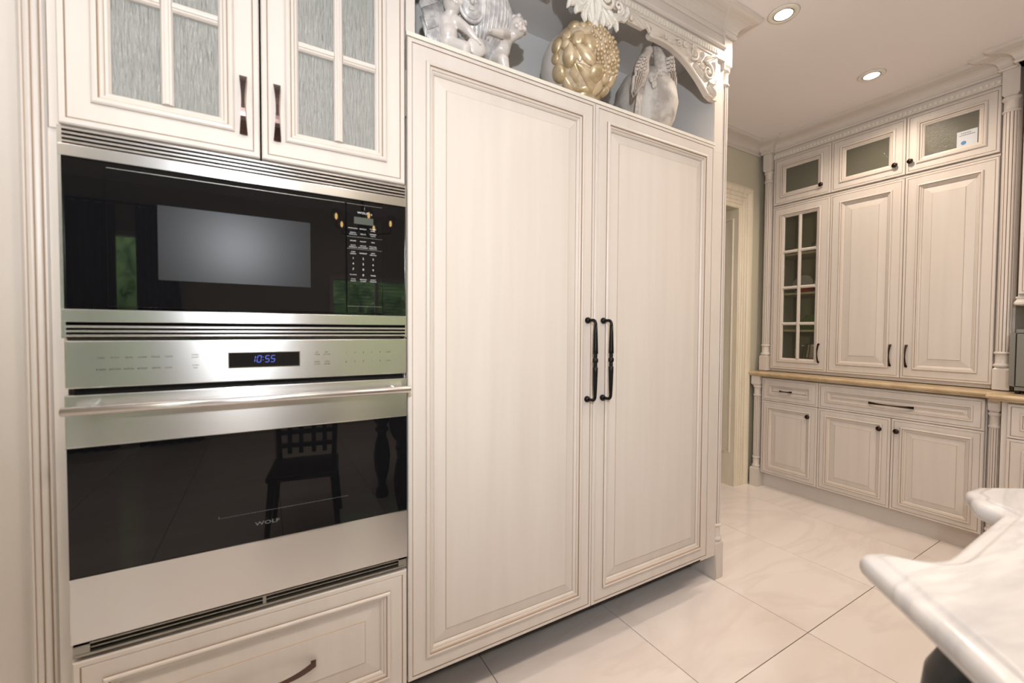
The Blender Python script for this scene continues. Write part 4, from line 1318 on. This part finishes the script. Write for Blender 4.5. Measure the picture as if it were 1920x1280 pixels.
FR = [(-.60, -.12, .20, .19, .1, 'round'), (-.32, .28, .25, .17, .1, 'pear'), (-.42, .52, .12, .12, 0, 'round'), (-.66, .52, .18, .15, .5, 'lemon'), (-.70, .22, .12, .12, 0, 'round'),
      (-.40, .72, .15, .13, 1.0, 'peach'), (-.22, .93, .15, .14, .8, 'round'), (.02, .92, .11, .09, .2, 'lemon'), (.18, .93, .10, .08, .3, 'round'), (-.10, .62, .17, .16, .2, 'peach'),
      (.10, .27, .30, .13, .75, 'pear'), (.20, .50, .17, .13, .3, 'lemon'), (.15, .74, .15, .08, 1.3, 'leaf'), (-.06, .30, .18, .10, .05, 'leaf'), (-.18, -.12, .20, .11, .05, 'leaf'),
      (.16, -.22, .36, .12, .55, 'banana'), (.36, -.18, .19, .19, 0, 'star'), (-.38, -.42, .22, .14, .2, 'pear'), (-.10, -.42, .17, .09, .1, 'leaf'), (.12, -.55, .24, .12, 1.2, 'banana'),
      (.0, -.68, .16, .22, .1, 'round'), (.42, -.56, .24, .13, -.4, 'banana'), (.62, -.66, .15, .14, 0, 'round'), (.36, -.80, .14, .15, 0, 'round'), (.80, -.42, .16, .13, 0, 'round'),
      (-.85, -.02, .12, .10, 0, 'round'), (-.62, -.42, .10, .09, 0, 'round'), (-.88, .22, .10, .08, 0, 'leaf'), (.86, -.15, .12, .08, 0, 'leaf'), (-.30, -.68, .14, .13, 0, 'round'), (.62, -.35, .14, .10, .2, 'lemon')]
for a in FR: fruit(*a)
q = MB()
random.seed(11)
pts = []
for k in range(20000):
    a, b_ = random.uniform(.24, .98), random.uniform(-.45, .84)
    if a * a + b_ * b_ > .96: continue
    if a < .42 + .30 * max(0, -b_) - .10 * b_ and b_ < .6: continue
    if b_ < -.08 and a < .60: continue
    if any((a - c) ** 2 + (b_ - d) ** 2 < .0078 for c, d in pts): continue
    pts.append((a, b_))
    p, n_ = onball(a, b_)
    q.ell(p + n_ * .002, (.0088, .0088, .0088), seg=8)
g_ = obj('grape_cluster', q, GOLD, A2); g_['kind'] = 'stuff'

# 3: two doves on a stone egg
A3 = thing('dove_sculpture', 'weathered grey egg sculpture with two doves rising on it, rightmost in the niche', 'sculpture', (1.955, .17, ZS))
eb = MB().lathe(1.968, .160, [(0, ZS), (.075, ZS), (.10, 2.235), (.135, 2.30), (.150, 2.37), (.140, 2.44), (.105, 2.50), (.055, 2.54), (.0, 2.552)], 40)
obj('stone_egg', eb, EGG, A3)
def dove(pts_r, head, beak, wings, tail):
    """bird rising with folded wings; wings: (shoulder, tip, half width, side)"""
    q = MB()
    for i in range(len(pts_r) - 1):
        (a, ra), (b_, rb) = pts_r[i], pts_r[i + 1]
        q.limb(a, b_, ra, rb)
    q.ell(head, (.021, .023, .021), seg=14)
    q.limb(head, beak, .010, .003)
    o = remesh(obj('dove', q, BIRD, A3), .0034, 2)
    for (b_, t, w_, mr) in wings:
        b_, t = Vector(b_), Vector(t)
        L_ = (t - b_).length
        ax = (t - b_).normalized(); sd = Vector((ax.z, 0, -ax.x)) * mr
        nr = Vector((0, -1, 0))
        nr = (nr - ax * nr.dot(ax)).normalized()
        g = MB()
        vs, fs = [], []
        nu, nv = 30, 16
        for i in range(nu + 1):
            s_ = i / nu
            wd = w_ * (math.sin(PI * min(1, s_ * 1.25 + .12) ** .9) ** .6 if s_ < .55 else (1 - ((s_ - .55) / .45) ** 1.6) * .98 + .02)
            for j in range(nv + 1):
                v_ = 2 * j / nv - 1
                h = .016 * (1 - v_ * v_) * (1 - .5 * s_)
                # feather rows: short coverts first, long quills after
                if s_ < .42: h += .0050 * abs(math.sin(s_ * 30 + v_ * v_ * 1.5)) * abs(math.cos(v_ * 6)) ** .5 * (1 - v_ * v_)
                else: h += .0055 * abs(math.sin((v_ * (1.1 - .2 * s_)) * 8.0))
                p = b_ + ax * (L_ * s_ + .012 * (1 - v_ * v_) * (1 if s_ > .8 else 0)) + sd * wd * v_ + nr * h
                vs.append(tuple(p))
        m_ = nv + 1
        fs = [(i * m_ + j, i * m_ + j + 1, (i + 1) * m_ + j + 1, (i + 1) * m_ + j) for i in range(nu) for j in range(nv)]
        gro = [k for k in range(nu * nv) if (k // nv > nu * .42 and (k % nv) % 3 == 1) or (k // nv <= nu * .42 and ((k // nv) + ((k % nv) % 4 == 0)) % 3 == 0)]
        nb = len(vs)
        vs += [tuple(Vector(v) - nr * .012) for v in vs]
        fs += [tuple(x + nb for x in f)[::-1] for f in fs]
        rim = [j for j in range(m_)] + [i * m_ + m_ - 1 for i in range(1, nu + 1)] + [nu * m_ + j for j in range(nv - 1, -1, -1)] + [i * m_ for i in range(nu - 1, 0, -1)]
        for k in range(len(rim)):
            a, c = rim[k], rim[(k + 1) % len(rim)]
            fs.append((a, c, c + nb, a + nb))
        g.add(vs, fs, 0, True)
        for k in gro: g.m[k] = 1
        obj('wing', g, [BIRD, BIRDG], o)
    g = MB()
    b_, t = Vector(tail[0]), Vector(tail[1])
    ax = (t - b_).normalized(); sd = Vector((ax.z, 0, -ax.x))
    for k in range(4):
        g.tube([b_ + sd * .005 * (k - 1.5), b_.lerp(t, .5) + sd * .008 * (k - 1.5), t + sd * .009 * (k - 1.5)], [.008, .0085, .005], 7, 0, .5, (0, 1, 0))
    obj('tail', g, BIRD, o)
    return o
dove([((1.897, .085, 2.562), .019), ((1.864, .078, 2.518), .026), ((1.842, .070, 2.452), .036), ((1.829, .065, 2.395), .027)], (1.903, .085, 2.574), (1.931, .082, 2.556),
     [((1.822, .038, 2.485), (1.765, .040, 2.315), .030, 1)], ((1.822, .050, 2.385), (1.787, .034, 2.235)))
dove([((1.963, .090, 2.606), .019), ((1.966, .082, 2.570), .026), ((1.984, .072, 2.515), .036), ((1.996, .068, 2.46), .027)], (1.959, .090, 2.622), (1.940, .085, 2.594),
     [((1.988, .036, 2.550), (2.030, .045, 2.395), .029, 1)], ((1.984, .045, 2.455), (1.985, .034, 2.285)))
q = MB()
for (x, y, z, r_) in ((1.915, .034, 2.462, .010), (1.932, .034, 2.470, .011), (1.905, .032, 2.445, .010), (1.922, .030, 2.448, .012), (1.940, .032, 2.452, .010), (1.895, .032, 2.430, .009), (1.885, .032, 2.415, .010)):
    q.ell((x, y, z), (r_, r_ * .8, r_), seg=10)
q.ell((1.882, .030, 2.392), (.013, .009, .020), (0, .3, 0), 12); q.ell((1.864, .032, 2.410), (.009, .008, .016), (0, -.6, 0), 12)
obj('blossom_spray', q, BIRD, A3)
# ------------------------------------------------------------------ island
def arc(p0, p1, bow, n=8):
    """points from p0 to p1 with sideways bow"""
    p0, p1 = Vector(p0), Vector(p1)
    d = p1 - p0; nn = Vector((-d.y, d.x))
    return [tuple(p0 + d * (i / n) + nn * bow * 4 * (i / n) * (1 - i / n)) for i in range(n)]
ol = []
ol += [(1.845, -.986), (1.822, -.984), (1.800, -.992)]
ol += arc((1.785, -1.003), (1.715, -1.062), -.18) + [(1.700, -1.065), (1.395, -1.067)]
ol += arc((1.380, -1.066), (1.302, -1.010), .18) + [(1.302, -1.010), (1.285, -.996), (1.268, -.988), (1.250, -.990), (1.236, -1.003)]
ol += [(1.12, -1.125), (1.00, -1.245), (.930, -1.315), (.922, -1.335), (.928, -1.355)]
ol += arc((.945, -1.37), (.990, -1.44), .18) + [(.990, -1.44), (.990, -2.05)]
ol += arc((.990, -2.06), (.940, -2.14), .18) + [(.928, -2.155), (.922, -2.175), (.930, -2.195), (1.22, -2.50), (1.25, -2.51), (1.28, -2.50)]
ol += arc((1.30, -2.48), (1.39, -2.43), .18) + [(1.39, -2.43), (2.2, -2.43)] + [(2.30, -2.50), (2.34, -2.50), (2.66, -2.19), (2.66, -2.15), (2.60, -2.05), (2.60, -1.45), (2.66, -1.35), (2.66, -1.31), (2.36, -1.02), (2.05, -1.06), (1.985, -1.050), (1.93, -1.015), (1.885, -.990)]
IS = thing('kitchen_island', 'white grey-veined marble island with pointed ogee corners on dark wood base', 'island', (1.6, -1.7, 0))
# drop near-duplicate points
pp = [ol[0]]
for p in ol[1:]:
    if (Vector(p) - Vector(pp[-1])).length > .006: pp.append(p)
ol = pp
q = MB()
prof = [(-.030, .930), (-.027, .9292), (-.0245, .9262), (-.020, .9240), (-.012, .9235), (-.005, .9215), (-.001, .917), (.001, .910), (.001, .901), (-.002, .893), (-.008, .887), (-.018, .884), (-.060, .884)]
q.sweep(ol, prof, 0, None, True)
for j, sm_ in enumerate(q.sm): q.sm[j] = True
n = len(ol); k = len(prof)
from mathutils.geometry import tessellate_polygon
for kk in (0, k - 1):
    lp_ = [Vector(q.v[i * k + kk]) for i in range(n)]
    q.add(lp_, [tuple(t) for t in tessellate_polygon([lp_])])
obj('marble_top', q, ISLE, IS)
ap = MB()
inner = [(1.80, -1.045), (1.70, -1.105), (1.39, -1.108), (1.295, -1.070), (1.262, -1.072), (1.03, -1.30), (1.05, -1.42), (1.05, -2.07), (1.0, -2.17), (1.24, -2.43), (1.35, -2.37), (2.25, -2.37), (2.34, -2.43), (2.59, -2.18), (2.54, -2.05), (2.54, -1.45), (2.59, -1.33), (2.34, -1.09), (2.05, -1.12), (1.90, -1.045)]
ap.sweep(inner, [(-.02, .8838), (.010, .8838), (.010, .876), (.003, .870), (.0, .864), (.0, .852), (.005, .848), (.005, .840), (-.02, .840)], 0, None, True)
obj('apron', ap, WOODD, IS)
obj('cabinet_base', MB().bbox(1.45, 2.40, -2.25, -1.25, .10, .8838, .004).box(1.50, 2.35, -2.20, -1.30, 0, .10), WOODD, IS)
for (x, y) in ((1.362, -1.132), (1.16, -1.46), (1.16, -2.05), (2.30, -1.20), (1.40, -2.30), (2.30, -2.30)):
    lp = [(.0, 0), (.045, 0), (.052, .02), (.045, .06), (.030, .09), (.034, .13), (.055, .22), (.062, .32), (.050, .42), (.034, .47), (.032, .50), (.050, .52), (.050, .535), (.036, .55), (.040, .565),
          (.066, .60), (.084, .64), (.091, .69), (.086, .74), (.070, .775), (.045, .795), (.040, .81), (.055, .822), (.055, .8395), (0, .8395)]
    obj('turned_leg', MB().lathe(x, y, lp, 36), BLACKW, IS)

# ------------------------------------------------------------------ the rest of the room, mirrored in the oven glass
def drape(x0, x1, y, z0, z1, label, lean=0):
    q = MB(); n = 60
    vs = []
    for zi in range(7):
        t = zi / 6
        z = z0 + (z1 - z0) * t
        xa, xb = x0, x1 - lean * math.sin(PI * .5 * t)
        for i in range(n + 1):
            s_ = i / n
            vs.append((xa + (xb - xa) * s_, y + .035 * math.sin(s_ * 2 * PI * 7 + t) * (1 - .3 * t), z))
    fs = [(r_ * (n + 1) + i, r_ * (n + 1) + i + 1, (r_ + 1) * (n + 1) + i + 1, (r_ + 1) * (n + 1) + i) for r_ in range(6) for i in range(n)]
    q.add(vs, fs, 0, True)
    return tagged(obj('curtain', q, DRAPE), label, 'curtain', 'dark curtains by the patio window')
drape(-1.66, -.96, Y0 + .14, .02, 2.6, 'dark floor-length curtain on the left of the patio window')
drape(-.80, -.22, Y0 + .14, .02, 2.6, 'dark floor-length curtain on the right of the patio window', .25)
tagged(obj('curtain_rod', MB().lathe(-1.3, Y0 + .14, [(0, -1.1), (.014, -1.1), (.014, 1.1), (0, 1.1)], 12, 0, True, None, 'x', 2.62)
           .box(-2.2, -2.18, Y0, Y0 + .14, 2.61, 2.63).box(-.42, -.40, Y0, Y0 + .14, 2.61, 2.63), BLACKM), 'black curtain rod above the patio window', 'rod')
bl = thing('window_blind', 'slatted blind in the small back window', 'blind', (1.73, Y0, 2.0))
for k in range(18):
    z = 1.10 + k * .048
    o = obj('slat', MB().box(1.18, 2.29, Y0 - .045, Y0 - .015, z, z + .002), WHITE, bl)
def bush(x, y, z, r, label):
    random.seed(int(x * 100) + 7)
    bm = bmesh.new(); bmesh.ops.create_icosphere(bm, subdivisions=4, radius=r)
    for v in bm.verts:
        v.co *= 1 + random.uniform(-.16, .16)
    q = MB().bm(bm, 0, False)
    o = obj('shrub', q, LEAF); o.location = (x, y, z); o.scale = (1.05, .6, 1.6)
    tagged(o, label, 'shrub', 'garden shrubs outside the back windows')
bush(-1.9, -6.8, 1.0, 1.0, 'tall green shrub outside the patio window')
bush(.4, -7.1, 1.1, .95, 'green shrub outside between the two back windows')
bush(2.75, -6.9, 1.2, 1.0, 'green shrub outside the small back window')
bush(5.6, -7.2, 1.2, 1.1, 'green shrub outside right of the small back window')
bush(-1.0, -9.0, 1.4, 1.5, 'large green shrub farther out beyond the patio window')
bush(3.0, -9.2, 1.5, 1.6, 'large green shrub farther out beyond the small back window')
struct('floor_garden', MB().box(-6, 7, -10, Y0 - .12, -.2, -.1), mat('lawn', srgb(70, 100, 50), .9))

def chair(x, y, rz, label):
    t = bpy.data.objects.new('dining_chair', None); COL.objects.link(t)
    t.location = (x, y, 0); t.rotation_euler = (0, 0, rz)
    t['label'] = label; t['category'] = 'chair'; t['_o'] = [0, 0, 0]
    obj('seat', MB().bbox(-.20, .20, -.21, .21, .385, .42, .012), BLACKW, t)
    for sx in (-1, 1):
        obj('leg', MB().tube([(sx * .17, .18, .39), (sx * .20, .20, 0)], [.020, .014], 8), BLACKW, t)
        obj('leg', MB().tube([(sx * .17, -.19, .41), (sx * .21, -.25, 0)], [.020, .015], 8), BLACKW, t)
        obj('back_post', MB().tube([(sx * .17, -.19, .41), (sx * .18, -.21, .70), (sx * .17, -.26, .98)], [.018, .017, .014], 8), BLACKW, t)
    for z in (.50, .59, .68, .77, .86, .95):
        obj('ladder_slat', MB().bbox(-.18, .18, -.235 - (z - .7) * .06, -.215 - (z - .7) * .06, z - .016, z + .016, .004), BLACKW, t)
    for u in (-.11, -.04, .04, .11):
        obj('back_spindle', MB().bbox(u - .014, u + .014, -.238, -.214, .44, .96, .003), BLACKW, t)
chair(.60, -1.75, R(8), 'black ladder-back dining chair mirrored in the oven window')

ZC = .36
CH = thing('chandelier', 'candle chandelier with glass cups mirrored in the microwave', 'chandelier', (1.32, -3.6, 2.36))
q = MB().lathe(1.32, -3.6, [(0, 2.36), (.03, 2.38), (.05, 2.44), (.02, 2.50), (.015, 2.70), (.05, 2.86), (.055, CEIL - .001), (0, CEIL - .001)], 20)
obj('stem', q, BLACKM, CH)
for k in range(5):
    a = k * 2 * PI / 5 + .3
    cx, cy = 1.32 + .30 * math.cos(a), -3.6 + .30 * math.sin(a)
    obj('arm', MB().tube([(1.32, -3.6, 2.44), (1.32 + .15 * math.cos(a), -3.6 + .15 * math.sin(a), 2.35), (cx, cy, 2.38), (cx, cy, 2.42)], .008, 8), BLACKM, CH)
    obj('candle_bulb', MB().ell((cx, cy, 2.485), (.014, .014, .034), seg=12), FLAME, CH)
    obj('glass_cup', MB().lathe(cx, cy, [(.01, 2.42), (.045, 2.435), (.052, 2.48), (.042, 2.56), (.041, 2.56), (.050, 2.48), (.043, 2.438), (.01, 2.424)], 20), CLEAR, CH)
# clean helper properties
for o in bpy.data.objects:
    if '_o' in o: del o['_o']
